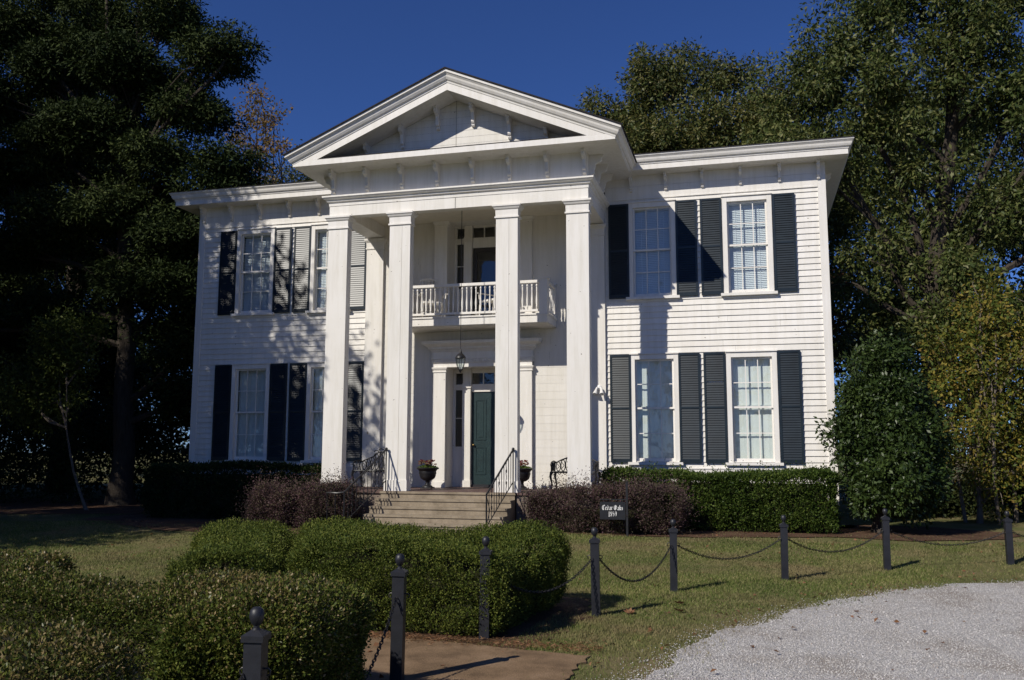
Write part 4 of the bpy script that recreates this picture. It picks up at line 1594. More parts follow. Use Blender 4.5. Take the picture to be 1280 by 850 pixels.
def hedge(name, poly, H, m, n, leaf, label, cat, seed, group=None, rnd=0.16, lump=0.05, depth=0.09, aspect=0.5, up=0.7, shoots=6, m2=None, share2=0.0, stray=0.0, z0=None, lf=3.0):
    rng = np.random.default_rng(seed)
    P2 = chaikin(poly)
    HEDGE_POLY.append(P2)
    lo, hi = P2.min(0), P2.max(0)
    if z0 is None: z0 = float(gz(*P2.mean(0)))
    per = np.linalg.norm(np.roll(P2, -1, 0) - P2, axis=1).sum()
    area = 0.5 * abs((P2[:, 0] * np.roll(P2[:, 1], -1) - P2[:, 1] * np.roll(P2[:, 0], -1)).sum())
    tot_side, tot_top = per * H, area * 1.25
    ns = n // shoots
    n_side = int(ns * tot_side / (tot_side + tot_top)); n_top = ns - n_side
    # side shoots
    seg = np.linalg.norm(np.roll(P2, -1, 0) - P2, axis=1); cum = np.concatenate([[0], np.cumsum(seg)])
    t = rng.uniform(0, per, n_side); k = np.clip(np.searchsorted(cum, t, 'right') - 1, 0, len(P2) - 1)
    f = (t - cum[k]) / seg[k]
    Q = np.roll(P2, -1, 0)
    xy = P2[k] + (Q[k] - P2[k]) * f[:, None]
    e = unit(np.concatenate([(Q[k] - P2[k]), np.zeros((n_side, 1))], 1))
    N1 = np.stack([e[:, 1], -e[:, 0], np.zeros(n_side)], 1)
    ctr = P2.mean(0)
    flip = ((xy - ctr) * N1[:, :2]).sum(1) < 0
    N1[flip] *= -1
    z = rng.uniform(0.02, H - rnd * .6, n_side)
    # belly: a little narrower at the foot
    S1 = np.concatenate([xy, z[:, None]], 1) - N1 * (0.07 * np.clip(1 - z / (0.35 * H), 0, 1) ** 2)[:, None]
    over = np.clip((z - (H - rnd)) / rnd, 0, 1)
    S1 -= N1 * (rnd * (1 - np.sqrt(np.clip(1 - over ** 2, 0, 1))))[:, None]
    N1 = unit(N1 + np.array([0, 0, 1.0]) * over[:, None])
    # top shoots
    c = rng.uniform(lo, hi, (n_top * 3, 2))
    ins, d, gr = poly_dist(c, P2)
    c, d, gr = c[ins][:n_top], d[ins][:n_top], gr[ins][:n_top]
    u = np.clip(1 - d / rnd, 0, 1)
    zt = H - rnd * (1 - np.sqrt(1 - u ** 2 * .98))
    S2 = np.concatenate([c, zt[:, None]], 1)
    N2 = unit(np.concatenate([gr * u[:, None], (1 - u * .6)[:, None]], 1))
    S = np.concatenate([S1, S2]); N = np.concatenate([N1, N2])
    ln = rsin(seed + 1, lf); fn = rsin(seed + 2, lf * 4.5)
    S = S + N * (lump * ln(S) + lump * .45 * fn(S))[:, None]
    S[:, 2] += z0
    S[:, 2] = np.maximum(S[:, 2], z0 + 0.01)
    # thin the shoots in small hollows so dark gaps show
    keep = rng.uniform(0, 1, len(S)) < np.clip(0.78 + 0.5 * rsin(seed + 3, 9.0)(S), 0.15, 1)
    S, N = S[keep], N[keep]
    ax = unit(N * (1 - up * .5) + np.array([0, 0, up]) + rng.normal(0, .35, S.shape))
    L_ = depth * rng.uniform(.7, 1.3, len(S))
    if stray > 0:
        st_ = rng.uniform(0, 1, len(S)) < stray
        L_[st_] *= rng.uniform(1.5, 3.2, st_.sum())
    j = np.arange(shoots)
    fr = (j + .5) / shoots
    P = (S - N * (depth * .75)[..., None] if hasattr(depth, '__len__') else S - N * depth * .75)[:, None, :] + ax[:, None, :] * (L_[:, None] * fr[None, :])[..., None]
    P = P.reshape(-1, 3) + rng.normal(0, leaf * .35, (len(S) * shoots, 3))
    A = np.repeat(ax, shoots, 0) * .55 + rng.normal(0, .55, P.shape) + np.repeat(N, shoots, 0) * .25
    V = leaf_quads(P, A, leaf, aspect, rng, bias=np.repeat(N, shoots, 0) * .5)
    nl = len(P)
    mid = np.zeros(nl, np.int32)
    mats = [m, M['hedge_core']]
    if m2 is not None:
        mats.append(m2)
        rr = rsin(seed + 5, 2.2)(P)
        mid[rng.uniform(0, 1, nl) < np.clip(share2 + .35 * rr + .35 * np.repeat(N[:, 2], shoots) - .15, 0, 1)] = 2
    # solid dark core added inside the leaves to block light
    tn = np.roll(P2, -1, 0) - np.roll(P2, 1, 0)
    nn = np.stack([tn[:, 1], -tn[:, 0]], 1); nn /= np.maximum(np.linalg.norm(nn, axis=1)[:, None], 1e-9)
    if ((P2 - ctr) * nn).sum() < 0: nn = -nn
    ins_ = depth * 1.05 + lump * 1.1
    ci = P2 - nn * ins_
    kk = len(ci)
    ct = P2 - nn * (ins_ + rnd * .75)
    zt_, zm = z0 + H - depth * 1.1 - lump * 1.1, z0 + H - rnd - ins_ * .8
    ring = [np.concatenate([ci, np.full((kk, 1), zz)], 1) for zz in (z0 - .05, zm)] + [np.concatenate([ct, np.full((kk, 1), zt_)], 1), np.array([[ctr[0], ctr[1], zt_ + .01]])]
    CV = np.concatenate(ring)
    cf = []
    for r_ in range(2):
        for i in range(kk):
            i2 = (i + 1) % kk
            cf += [r_ * kk + i, r_ * kk + i2, (r_ + 1) * kk + i2, (r_ + 1) * kk + i]
    for i in range(0, kk, 2):
        cf += [2 * kk + i, 2 * kk + (i + 1) % kk, 2 * kk + (i + 2) % kk, 3 * kk]
    nV = len(V)
    VV = np.concatenate([V, CV])
    LL = np.concatenate([np.arange(nV), np.array(cf) + nV])
    mi = np.concatenate([mid, np.ones(len(cf) // 4, np.int32)])
    o = np_mesh(name, VV, LL, 4, mats, None, mi)
    return tag(o, label, cat, group)


# boxwood beds of the parterre
hedge('boxwood_hedge', [(1.78, -12.5), (4.0, -12.56), (4.2, -10.3), (0.62, -10.3)], 0.82, M['box_leaf'], 270000, 0.024,
      'large clipped boxwood hedge behind the brown walkway with a ball-topped post in its front', 'hedge', 11, 'clipped boxwood hedges', rnd=0.32, lump=0.075, depth=0.12, up=0.9, lf=2.6)
hedge('boxwood_hedge', [(0.95, -13.3), (1.80, -12.85), (0.50, -9.9), (-0.7, -10.35)], 0.82, M['box_leaf'], 130000, 0.024,
      'rounded boxwood hedge in front of the left purple shrubs, left of the large clipped one', 'hedge', 21, 'clipped boxwood hedges', rnd=0.32, lump=0.07, depth=0.12, up=0.9, lf=2.6)
hedge('boxwood_hedge', [(-1.8, -15.5), (3.25, -15.5), (3.3, -14.7), (-1.8, -14.65)], 0.80, M['box_leaf'], 200000, 0.023,
      'low bronzed boxwood row behind the nearest one, at the lower left', 'hedge', 31, 'clipped boxwood hedges', rnd=0.22, lump=0.075, depth=0.09, up=0.6, m2=M['box_leaf_dry'], share2=0.34)
hedge('boxwood_hedge', [(-1.2, -18.2), (3.05, -18.1), (3.36, -16.6), (-1.2, -16.45)], 0.80, M['box_leaf'], 270000, 0.0225,
      'nearest low boxwood hedge with bronzed tips, left of the nearest post', 'hedge', 41, 'clipped boxwood hedges', rnd=0.20, lump=0.075, depth=0.09, up=0.6, m2=M['box_leaf_dry'], share2=0.48)
hedge('boxwood_hedge', [(2.85, -16.15), (3.66, -15.85), (3.72, -14.85), (2.9, -14.75)], 0.80, M['box_leaf'], 175000, 0.023,
      'low boxwood block right behind the nearest post, beside the walkway', 'hedge', 51, 'clipped boxwood hedges', rnd=0.24, lump=0.075, depth=0.09, up=0.7, m2=M['box_leaf_dry'], share2=0.22)
hedge('boxwood_hedge', [(-3.2, -14.5), (0.30, -14.4), (0.25, -13.5), (-3.2, -13.3)], 0.80, M['box_leaf'], 70000, 0.030,
      'boxwood hedge at the far left edge beside the shaded lawn', 'hedge', 61, 'clipped boxwood hedges', rnd=0.15, lump=0.06, depth=0.08, up=0.7, m2=M['box_leaf_dry'], share2=0.3)
# beds along the house
hedge('evergreen_hedge', [(3.2, -1.80), (7.86, -1.75), (7.86, -0.75), (3.2, -0.75)], 1.16, M['holly_leaf'], 120000, 0.050,
      'bright green clipped hedge under the windows of the right wing', 'hedge', 71, rnd=0.12, lump=0.06, depth=0.11, up=0.6, stray=0.04)
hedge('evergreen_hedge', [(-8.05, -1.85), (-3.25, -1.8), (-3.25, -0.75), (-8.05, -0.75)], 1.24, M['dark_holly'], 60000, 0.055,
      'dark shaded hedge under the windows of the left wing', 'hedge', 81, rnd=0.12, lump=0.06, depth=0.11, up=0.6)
PUR = 'purple hedges in front of the porch'
hedge('purple_shrub', [(1.70, -2.95), (4.75, -2.98), (4.9, -2.05), (1.70, -1.85)], 0.78, M['purple_leaf'], 80000, 0.036,
      'maroon loose hedge right of the steps, behind the name sign', 'shrub', 91, PUR, rnd=0.16, lump=0.12, depth=0.15, up=0.5, stray=0.22, lf=2.2)
hedge('purple_shrub', [(-3.05, -3.55), (-2.08, -3.6), (-1.95, -2.5), (-3.1, -2.45)], 0.86, M['purple_leaf'], 50000, 0.036,
      'dusky purple shrub touching the left railing of the steps', 'shrub', 101, PUR, rnd=0.2, lump=0.14, depth=0.16, up=0.5, stray=0.22, lf=2.2)
hedge('purple_shrub', [(-4.05, -3.5), (-3.2, -3.65), (-3.25, -2.5), (-4.1, -2.4)], 0.82, M['purple_leaf'], 42000, 0.036,
      'dusky purple shrub farther left, before the dark hedge', 'shrub', 111, PUR, rnd=0.22, lump=0.14, depth=0.16, up=0.5, stray=0.22, lf=2.2)


# flowers in the urns
def flowers(x, y, label, seed):
    rng = np.random.default_rng(seed)
    root = tag(empty('bedding_flowers', (x, y, FLOOR + 0.44)), label, 'flowers', 'flowers in the porch urns')
    n = 900
    r = 0.22 * np.sqrt(rng.uniform(0, 1, n)); a = rng.uniform(0, 6.28, n)
    P = np.stack([r * np.cos(a), r * np.sin(a), rng.uniform(0.0, 0.10, n) * (1 - r / .3)], 1)
    V = leaf_quads(P, np.stack([np.cos(a) * .5, np.sin(a) * .5, np.full(n, .9)], 1) + rng.normal(0, .4, (n, 3)), 0.05, 0.5, rng)
    np_mesh('foliage', V, np.arange(len(V)), 4, M['potleaf'], root)
    m_ = 44
    r = 0.20 * np.sqrt(rng.uniform(0, 1, m_)); a = rng.uniform(0, 6.28, m_)
    C0 = np.stack([r * np.cos(a), r * np.sin(a), 0.10 + rng.uniform(0, 0.11, m_)], 1)
    C = np.repeat(C0, 6, 0)
    V = leaf_quads(C, np.tile(np.stack([np.cos(np.arange(6) * 1.047), np.sin(np.arange(6) * 1.047), np.full(6, .35)], 1), (m_, 1)) + rng.normal(0, .15, (m_ * 6, 3)), 0.042, 0.9, rng)
    np_mesh('blossom', V, np.arange(len(V)), 4, M['petal'], root)


flowers(-1.10, -0.78, 'red and cream bedding flowers in the urn left of the door', 5)
flowers(1.17, -0.78, 'cream and maroon bedding flowers in the urn right of the door', 6)


# ---------------------------------------------------------------- trees
def limb(mb, a, b, r0, r1, rng, bend=0.12, seg=6, n=7):
    a, b = np.array(a, float), np.array(b, float)
    d = np.linalg.norm(b - a)
    o1, o2 = rng.normal(0, bend * d, 3), rng.normal(0, bend * d, 3)
    t = np.linspace(0, 1, n)[:, None]
    p1 = a + (b - a) * .35 + o1 + np.array([0, 0, .08 * d]); p2 = a + (b - a) * .7 + o2
    P = (1 - t) ** 3 * a + 3 * (1 - t) ** 2 * t * p1 + 3 * (1 - t) * t ** 2 * p2 + t ** 3 * b
    mb.tube([tuple(p) for p in P], list(np.linspace(r0, r1, n)), seg, cap=False)
    return P


def tree(name, label, cat, trunk, r0, blobs, m, leaf, per, clump, dens, seed, group=None, barkm=None, aspect=0.5, flat=1.0, droop=0.0, twigs=3, limbs=True, fork=(0.35, 0.85), bias_up=0.5):
    """trunk: points; blobs: (x, y, z, r[, rz]) masses of the crown; dens: clumps per cubic metre."""
    rng = np.random.default_rng(seed)
    root = tag(empty(name, trunk[0]), label, cat, group)
    o = np.array(trunk[0], float)
    mb = MB()
    T = np.array(trunk, float) - o
    nt_ = len(T)
    # smooth trunk
    tt = np.linspace(0, nt_ - 1, nt_ * 4)
    TP = np.stack([np.interp(tt, np.arange(nt_), T[:, k]) for k in range(3)], 1)
    TP[1:-1] += rng.normal(0, r0 * .10, (len(TP) - 2, 3))
    rad = r0 * (1 - 0.72 * np.linspace(0, 1, len(TP)))
    rad[0] *= 1.45; rad[1] *= 1.1
    mb.tube([tuple(p) for p in TP], list(rad), 10, cap=False)
    Ps, Ns, Cs = [], [], []
    for b in blobs:
        c = np.array(b[:3], float) - o
        r = b[3]; rz = b[4] if len(b) > 4 else r * .8
        if limbs:
            hz = np.clip(c[2] * rng.uniform(*fork), TP[1, 2], TP[-1, 2])
            k = int(np.argmin(abs(TP[:, 2] - hz)))
            LP = limb(mb, TP[k], c, max(rad[k] * .42, .03), max(.02, r0 * .10), rng)
        vol = 4.19 * r * r * rz
        nc = max(4, int(vol * dens * 2.0))
        u = unit(rng.normal(size=(nc, 3))) * (rng.uniform(0.0, 1, nc) ** 0.42)[:, None]
        u *= (1 + 0.26 * rsin(seed + int(abs(b[0]) * 7), 2.3)(u))[:, None]
        cc = c + u * np.array([r, r, rz])
        if limbs:
            for q in cc[rng.choice(nc, min(nc, twigs + nc // 12), replace=False)]:
                s = LP[rng.integers(3, len(LP))]
                limb(mb, s, q, max(.012, r0 * .09), .006, rng, 0.1, 4, 5)
        cr = clump * rng.uniform(.65, 1.35, nc)
        k = (per * 2.6 * (cr / clump) ** 2 * rng.uniform(.55, 1.3, nc)).astype(int) + 1
        idx = np.repeat(np.arange(nc), k)
        off = np.clip(rng.normal(0, .48, (len(idx), 3)), -.85, .85) * cr[idx][:, None] * np.array([1, 1, flat])
        p = cc[idx] + off
        p[:, 2] -= droop * (off[:, 0] ** 2 + off[:, 1] ** 2) / np.maximum(cr[idx], .1)
        out = unit(u + 1e-6)[idx]
        Ps.append(p); Ns.append(out * .7 + np.array([0, 0, bias_up])); Cs.append(unit(off + 1e-6))
    P = np.concatenate(Ps); N = np.concatenate(Ns); A = np.concatenate(Cs)
    A = A * .8 + rng.normal(0, .6, P.shape) + np.array([0, 0, -.15 - droop])
    V = leaf_quads(P, A, leaf, aspect, rng, bias=N)
    np_mesh('crown', V, np.arange(len(V)), 4, m, root)
    mb.build('trunk', barkm or M['bark'], root, smooth=True)
    return root


OAK = 'oaks behind the house'
tree('oak_tree', 'broad green oak rising behind the roof of the right wing, left of the taller one', 'tree', [(4.4, 15.5, 0), (4.3, 15.2, 5), (4.0, 14.6, 9), (3.6, 14.2, 14)], 0.34,
     [(1.4, 14, 15.0, 1.6), (0.9, 14.5, 13.2, 1.5), (3.0, 14, 16.7, 1.65), (3.8, 14.3, 17.4, 1.0), (5.3, 14.5, 16.5, 1.4), (6.1, 14.3, 16.6, .9), (2.6, 13.2, 13.6, 2.0), (4.9, 13.2, 13.9, 2.0), (3.6, 13.4, 11.2, 2.3), (6.0, 13.4, 11.6, 1.8), (1.6, 14, 10.8, 1.8), (6.9, 13.5, 14.9, 1.4), (7.6, 12.5, 13.4, 1.5), (6.8, 13, 12.4, 1.5)],
     M['oak_leaf_b'], 0.16, 52, 0.46, 1.9, 201, OAK, aspect=0.42, droop=.25)
tree('oak_tree', 'tallest oak at the right, its dark forked limbs showing through the leaves', 'tree', [(11.6, 10, 0), (11.7, 9.8, 3.5), (12.0, 9.5, 7), (12.6, 9.2, 11), (12.9, 9, 16)], 0.46,
     [(7.5, 9, 11.6, 1.4), (8.3, 9.2, 13.6, 1.6), (9.0, 8.6, 11.2, 1.5), (9.9, 9, 15.2, 1.7), (10.6, 8.4, 12.9, 1.8), (11.4, 9.3, 17.2, 1.8), (13.4, 9, 18.8, 2.2), (12.8, 8.0, 15.0, 2.0), (15.5, 9, 17.4, 2.3), (14.6, 8, 12.4, 1.9), (17.4, 9, 15.0, 2.4), (17.0, 8, 11.0, 2.0), (19.5, 9, 12.0, 2.2),
      (12.0, 8.6, 10.2, 1.3), (14.0, 9, 9.0, 1.4), (10.6, 9.4, 8.2, 1.1), (16.4, 9, 8.2, 1.6), (9.3, 10, 7.2, .8), (18.4, 8.4, 7.6, 1.7), (12.6, 8.6, 7.4, 1.2), (13.6, 9, 6.0, 1.3), (11.4, 8.8, 5.4, 1.1), (9.8, 9.6, 5.4, .8), (15.2, 8.8, 5.6, 1.4), (10.2, 9.2, 6.8, .8)],
     M['oak_leaf'], 0.16, 52, 0.47, 1.65, 202, OAK, aspect=0.42, droop=.25)
tree('oak_tree', 'darker oak filling the gap beyond the tallest one at right', 'tree', [(15.5, 20, 0), (15.3, 20, 6), (15, 20, 12)], 0.36,
     [(10.5, 20, 13.5, 2.4), (13.5, 20, 10.5, 2.2), (14, 20, 15.5, 2.6), (17, 20, 12, 2.6), (20, 20, 15, 2.8), (12.0, 20, 7.0, 1.4), (23, 20, 10, 2.8), (19, 20, 8, 2.2), (10.2, 18, 9.4, 1.7), (10.0, 18, 11.6, 1.4), (11.6, 18, 7.4, 1.8), (10.0, 18, 6.6, 1.3), (13.6, 19, 7.4, 1.8)],
     M['oak_leaf'], 0.21, 56, 0.9, 0.95, 203, OAK, aspect=0.45, droop=.2)
tree('russet_tree', 'small russet-leaved tree just right of the house corner', 'tree', [(8.9, 13, 0), (8.8, 13, 4), (8.9, 13, 8)], 0.10,
     [(8.9, 13, 6.6, 1.0), (8.7, 13, 5.2, 0.9), (9.3, 13, 8.0, 0.7)], M['rust_leaf'], 0.12, 22, 0.45, 2.2, 204)
tree('broadleaf_evergreen', 'dense dark glossy evergreen with a short trunk at the right house corner', 'tree', [(8.72, -0.95, 0.12), (8.70, -0.95, 0.7), (8.75, -0.95, 2.0), (8.85, -0.95, 3.6)], 0.15,
     [(8.630, -1.35, .88, 0.570, .36), (9.215, -1.3, .85, 0.607, .36), (8.945, -.6, .95, 0.644, .4), (8.405, -1.0, 1.55, 0.644, .55), (9.350, -1.1, 1.25, 0.662, .5), (8.900, -1.6, 1.40, 0.644, .5), (8.990, -.35, 1.6, 0.736, .6), (9.620, -.8, 1.75, 0.460, .45), (8.180, -1.2, 2.05, 0.386, .4), (8.540, -1.1, 2.3, 0.607, .5), (9.305, -1.0, 2.15, 0.681, .55), (8.945, -1.5, 2.1, 0.570, .5), (8.585, -1.0, 3.0, 0.570, .55),
      (9.215, -1.0, 2.85, 0.570, .5), (9.530, -.9, 2.5, 0.368, .35), (8.900, -1.0, 3.4, 0.570, .5), (8.765, -1.0, 3.8, 0.331, .36), (9.170, -1.0, 3.6, 0.331, .34), (8.360, -1.0, 2.75, 0.313, .32), (8.945, -1.0, 2.4, 0.644, .7)],
     M['magnolia_leaf'], 0.095, 46, 0.24, 24, 205, aspect=0.46, twigs=1, bias_up=.4)
tree('yellowing_tree', 'slender multi-stemmed tree turning yellow at the right edge', 'tree', [(11.3, 2.4, 0.1), (11.35, 2.4, 2.0), (11.5, 2.5, 4.8)], 0.06,
     [(11.1, 2.5, 3.5, .75), (11.6, 2.5, 4.9, .75), (11.7, 2.5, 5.6, .5), (12.2, 2.4, 4.1, .8), (10.7, 2.3, 4.2, .5), (12.3, 2.6, 2.7, .8), (11.0, 2.3, 2.4, .6), (12.9, 2.5, 5.0, .8), (13.0, 2.5, 3.4, .8), (11.9, 2.5, 3.2, .8), (11.0, 2.4, 1.5, .6), (12.2, 2.4, 1.6, .8), (10.6, 2.3, 3.2, .55), (11.3, 2.2, 4.3, .6), (11.6, 2.1, 2.3, .7), (12.6, 2.3, 4.6, .7), (12.9, 2.2, 1.8, .8), (11.6, 2.0, 1.0, .6)],
     M['yellow_leaf'], 0.10, 28, 0.33, 7.5, 206, barkm=M['bark_pale'], fork=(0.1, 0.5))
for i, (x, y, hh) in enumerate(((11.05, 2.6, 4.2), (11.7, 2.3, 4.6), (12.2, 2.9, 4.4))):
    mb = MB()
    rr = np.random.default_rng(300 + i)
    limb(mb, (x, y, 0.05), (x + rr.normal(0, .4), y, hh), .05, .015, rr, .05, 6, 9)
    limb(mb, (x, y, 1.6), (x + rr.normal(0, .7), y, hh * .9), .03, .01, rr, .05, 5, 7)
    o = mb.build('sapling', M['bark_pale'], smooth=True)
    tag(o, ['bare slender stem left of the yellowing tree trunk', 'bare slender stem close beside the yellowing tree trunk', 'bare slender stem right of the yellowing tree trunk'][i], 'sapling', 'slender stems at the right edge')

# left side
CED = [(-9.7, 2.6, 14.1, 1.1, .55), (-9.0, 2.6, 14.35, .6, .4), (-8.9, 2.8, 10.5, .9, .6), (-9.2, 2.6, 9.5, 1.0, .6), (-10.3, 2.8, 12.3, 1.0, .6), (-11.2, 2.8, 15.6, 1.1, .7), (-12.4, 3, 17.3, 1.2, .8), (-14, 3, 18.5, 1.5, .9), (-16, 3, 17.8, 1.5, .9), (-17.7, 3, 16, 1.4, .8),
       (-18.6, 3, 13.7, 1.4, .7), (-16, 3, 14.6, 1.4, .7), (-14.2, 3, 15.6, 1.3, .7), (-12.6, 2.4, 13.9, 1.3, .7), (-13.6, 2.2, 12.0, 1.4, .7), (-15.8, 2.6, 11.6, 1.3, .7), (-17.8, 3, 11.0, 1.4, .7), (-11.3, 2.4, 10.8, 1.2, .6), (-10.4, 2.6, 8.4, 1.2, .6), (-12.7, 2.4, 9.3, 1.3, .6),
       (-14.8, 2.4, 8.9, 1.3, .6), (-17, 2.8, 8.4, 1.4, .6), (-10.3, 2.8, 6.7, 1.1, .6), (-12.2, 2.4, 6.8, 1.1, .5), (-15.2, 2.4, 6.2, 1.3, .5), (-10.4, 2.9, 5.0, 1.0, .6), (-10.3, 3, 3.4, 1.0, .6), (-17.6, 2.6, 5.6, 1.4, .6)]
CED = [(x, y, z, r * 1.04, rz * 1.2) for x, y, z, r, rz in CED] + [(-11.4, 3.4, 13.2, 1.1, .8), (-11.6, 3.6, 9.6, 1.2, .8), (-11.2, 3.6, 7.6, 1.2, .9), (-13.6, 3.6, 7.6, 1.3, .9), (-11.2, 3.6, 5.8, 1.1, .9)]
tree('cedar_tree', 'tall black-green cedar towering over the left end of the house', 'tree', [(-12.1, 2.6, 0), (-12.2, 2.6, 3), (-12.5, 2.7, 7), (-13.0, 2.8, 12), (-13.6, 3, 17)], 0.36, CED,
     M['cedar_leaf'], 0.15, 64, 0.46, 6.6, 211, aspect=0.34, flat=0.6, droop=.1, fork=(0.6, 0.95))
tree('cedar_tree', 'second dark cedar behind the tall one, against the left edge', 'tree', [(-20, 9, 0), (-20, 9, 8), (-20, 9, 17)], 0.4,
     [(-20 + 2.6 * math.cos(k * 2.4) * (1 - k / 26), 9 + 2.0 * math.sin(k * 2.4), 2.5 + k * 0.8, 1.9 - k * .03, 1.0) for k in range(22)], M['cedar_leaf'], 0.2, 60, 0.7, 2.4, 212, aspect=0.3, flat=0.5)
tree('autumn_tree', 'thin orange-leaved tree showing above the left roof beside the cedar', 'tree', [(-17.6, 18.5, 0), (-17.5, 18.3, 9), (-17.2, 18, 17)], 0.2,
     [(-17.4, 18, 18.9, 1.1), (-16.5, 18, 18.5, .9), (-18.0, 18, 17.6, 1.2), (-16.8, 18, 16.6, 1.0), (-16.3, 18, 17.2, .5), (-17.6, 18, 15.4, 1.2), (-15.7, 18, 16.8, .4), (-17.6, 18, 20.0, .5)], M['orange_leaf'], 0.17, 12, 0.45, 1.9, 213)
tree('broadleaf_tree', 'olive tree top showing between the left roof and the pediment', 'tree', [(-19, 25, 0), (-19, 25, 9), (-19, 25, 16)], 0.3,
     [(-19.5, 25, 17.2, 1.4), (-18.2, 25, 17.9, 1.1), (-17.6, 25, 18.9, .6), (-20.8, 25, 16.5, 1.6), (-17.8, 25, 16.2, 1.4), (-22, 25, 15.5, 1.6), (-19, 25, 15, 1.8)], M['oak_leaf_b'], 0.17, 26, 0.6, 1.6, 214)
tree('understory_tree', 'pale green understory tree with a thin leaning trunk at lower left', 'tree', [(-11.3, 0.2, 0.12), (-11.9, 0.3, 1.2), (-12.4, 0.5, 2.4), (-12.7, 0.7, 4.4)], 0.045,
     [(-12.9, .8, 4.2, .75), (-13.4, .8, 3.3, .7), (-12.4, .9, 5.3, .6), (-13.9, .8, 2.9, .7), (-12.6, .8, 3.2, .5), (-13.0, .6, 5.0, .7), (-14.2, .8, 3.8, .7), (-12.2, .6, 4.3, .5)], M['under_leaf'], 0.10, 30, 0.35, 11, 215, barkm=M['bark_pale'], fork=(.5, .9))
tree('understory_tree', 'low bushy understory tree against the left wall of the house', 'tree', [(-9.6, 3.8, 0.1), (-9.7, 3.8, 2), (-9.7, 3.8, 4)], 0.06,
     [(-9.6, 3.8, 2.6, .8), (-9.9, 3.8, 4.2, .8), (-9.3, 4, 1.5, .8), (-10.4, 3.8, 3.2, .7), (-9.5, 4, 5.4, .6)], M['under_leaf'], 0.09, 26, 0.36, 6, 216)
# out of view: first casts the left wing's shadow; other two added to darken the left
SH = 'tall shade trees on the left lawn'
tree('shade_tree', 'tall conical shade tree on the left lawn nearest the house', 'tree', [(-14.0, -9.5, 0), (-14.0, -9.5, 8), (-14.0, -9.5, 16)], 0.4,
     [(-14.0 + 2.7 * math.cos(k * 2.4) * f, -9.5 + 2.7 * math.sin(k * 2.4) * f, 3.2 + k * 0.62, 2.0 * f + .35, 1.4 * f + .3) for k in range(24) for f in [min(1, (25.5 - k) / 12)]], M['shade_leaf'], 0.22, 44, 0.62, 0.55, 221, SH)
tree('shade_tree', 'unseen tree added at left to shade the cedar, middle of the three', 'tree', [(-25, -9, 0), (-25, -9, 8), (-25, -9, 20)], 0.5,
     [(-25 + 2.8 * math.cos(k * 2.4) * f, -9 + 2.8 * math.sin(k * 2.4) * f, 3.2 + k * 0.80, 2.5 * f + .4, 1.8 * f + .4) for k in range(26) for f in [min(1, (28 - k) / 10)]], M['shade_leaf'], 0.3, 30, 0.9, 0.32, 222, SH)
tree('shade_tree', 'unseen tree added farthest out at left to shade the background', 'tree', [(-34, -5, 0), (-34, -5, 8), (-34, -5, 18)], 0.5,
     [(-34 + 4 * math.cos(k * 2.4) * f, -5 + 4 * math.sin(k * 2.4) * f, 3.2 + k * 0.80, 2.6 * f + .4, 1.9 * f + .4) for k in range(26) for f in [min(1, (28 - k) / 10)]], M['shade_leaf'], 0.32, 28, 0.95, 0.36, 223, SH)


# dark shrubs and far woods that read as one mass
def mass(name, boxes, m, leaf, n, seed, label, cat):
    rng = np.random.default_rng(seed)
    P = []
    tot = sum((b[1] - b[0]) * (b[3] - b[2]) for b in boxes)
    for x0, x1, y0, y1, z1, zr in boxes:
        k = int(n * (x1 - x0) * (y1 - y0) / tot)
        x, y = rng.uniform(x0, x1, k), rng.uniform(y0, y1, k)
        f = rsin(seed + 1, .9)(np.stack([x, y * .5, np.zeros(k)], 1))
        z = rng.uniform(0, 1, k) ** .8 * (z1 + zr * f)
        P.append(np.stack([x, y, z], 1))
    P = np.concatenate(P)
    keep = rng.uniform(0, 1, len(P)) < np.clip(.6 + .8 * rsin(seed + 2, 2.2)(P), .05, 1)
    P = P[keep]
    V = leaf_quads(P, rng.normal(0, 1, P.shape), leaf, .5, rng, bias=np.array([0, -.4, .6]))
    return tag(np_mesh(name, V, np.arange(len(V)), 4, m), label, cat, kind='stuff')


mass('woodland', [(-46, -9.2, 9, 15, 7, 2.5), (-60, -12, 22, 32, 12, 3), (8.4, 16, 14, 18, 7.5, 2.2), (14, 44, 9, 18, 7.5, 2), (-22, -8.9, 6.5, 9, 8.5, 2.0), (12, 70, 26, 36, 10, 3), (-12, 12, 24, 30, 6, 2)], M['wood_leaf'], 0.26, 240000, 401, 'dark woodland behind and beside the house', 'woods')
mass('woodland', [(-60, 70, -40, -34, 12, 1.5), (-75, -55, -34, 20, 14, 2), (60, 75, -34, 20, 14, 2)], M['wood_leaf'], 0.6, 60000, 404, 'unseen belt of trees added behind the viewpoint to block low skylight', 'woods')  # added out of view to cut low skylight and deepen the porch shade
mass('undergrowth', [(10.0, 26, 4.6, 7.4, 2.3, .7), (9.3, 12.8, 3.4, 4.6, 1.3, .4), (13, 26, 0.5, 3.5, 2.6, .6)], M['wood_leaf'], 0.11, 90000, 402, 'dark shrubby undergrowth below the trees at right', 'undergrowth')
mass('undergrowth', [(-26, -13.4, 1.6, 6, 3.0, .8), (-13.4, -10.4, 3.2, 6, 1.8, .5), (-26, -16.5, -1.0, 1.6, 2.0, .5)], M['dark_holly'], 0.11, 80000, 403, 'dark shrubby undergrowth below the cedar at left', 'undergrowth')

# ---------------------------------------------------------------- grass, gravel and litter
def in_any(pts, polys):
    r = np.zeros(len(pts), bool)
    for p in polys: r |= poly_dist(pts, p)[0]
    return r


PAD = np.array(pad)
camxy = np.array([6.2254, -20.6688])


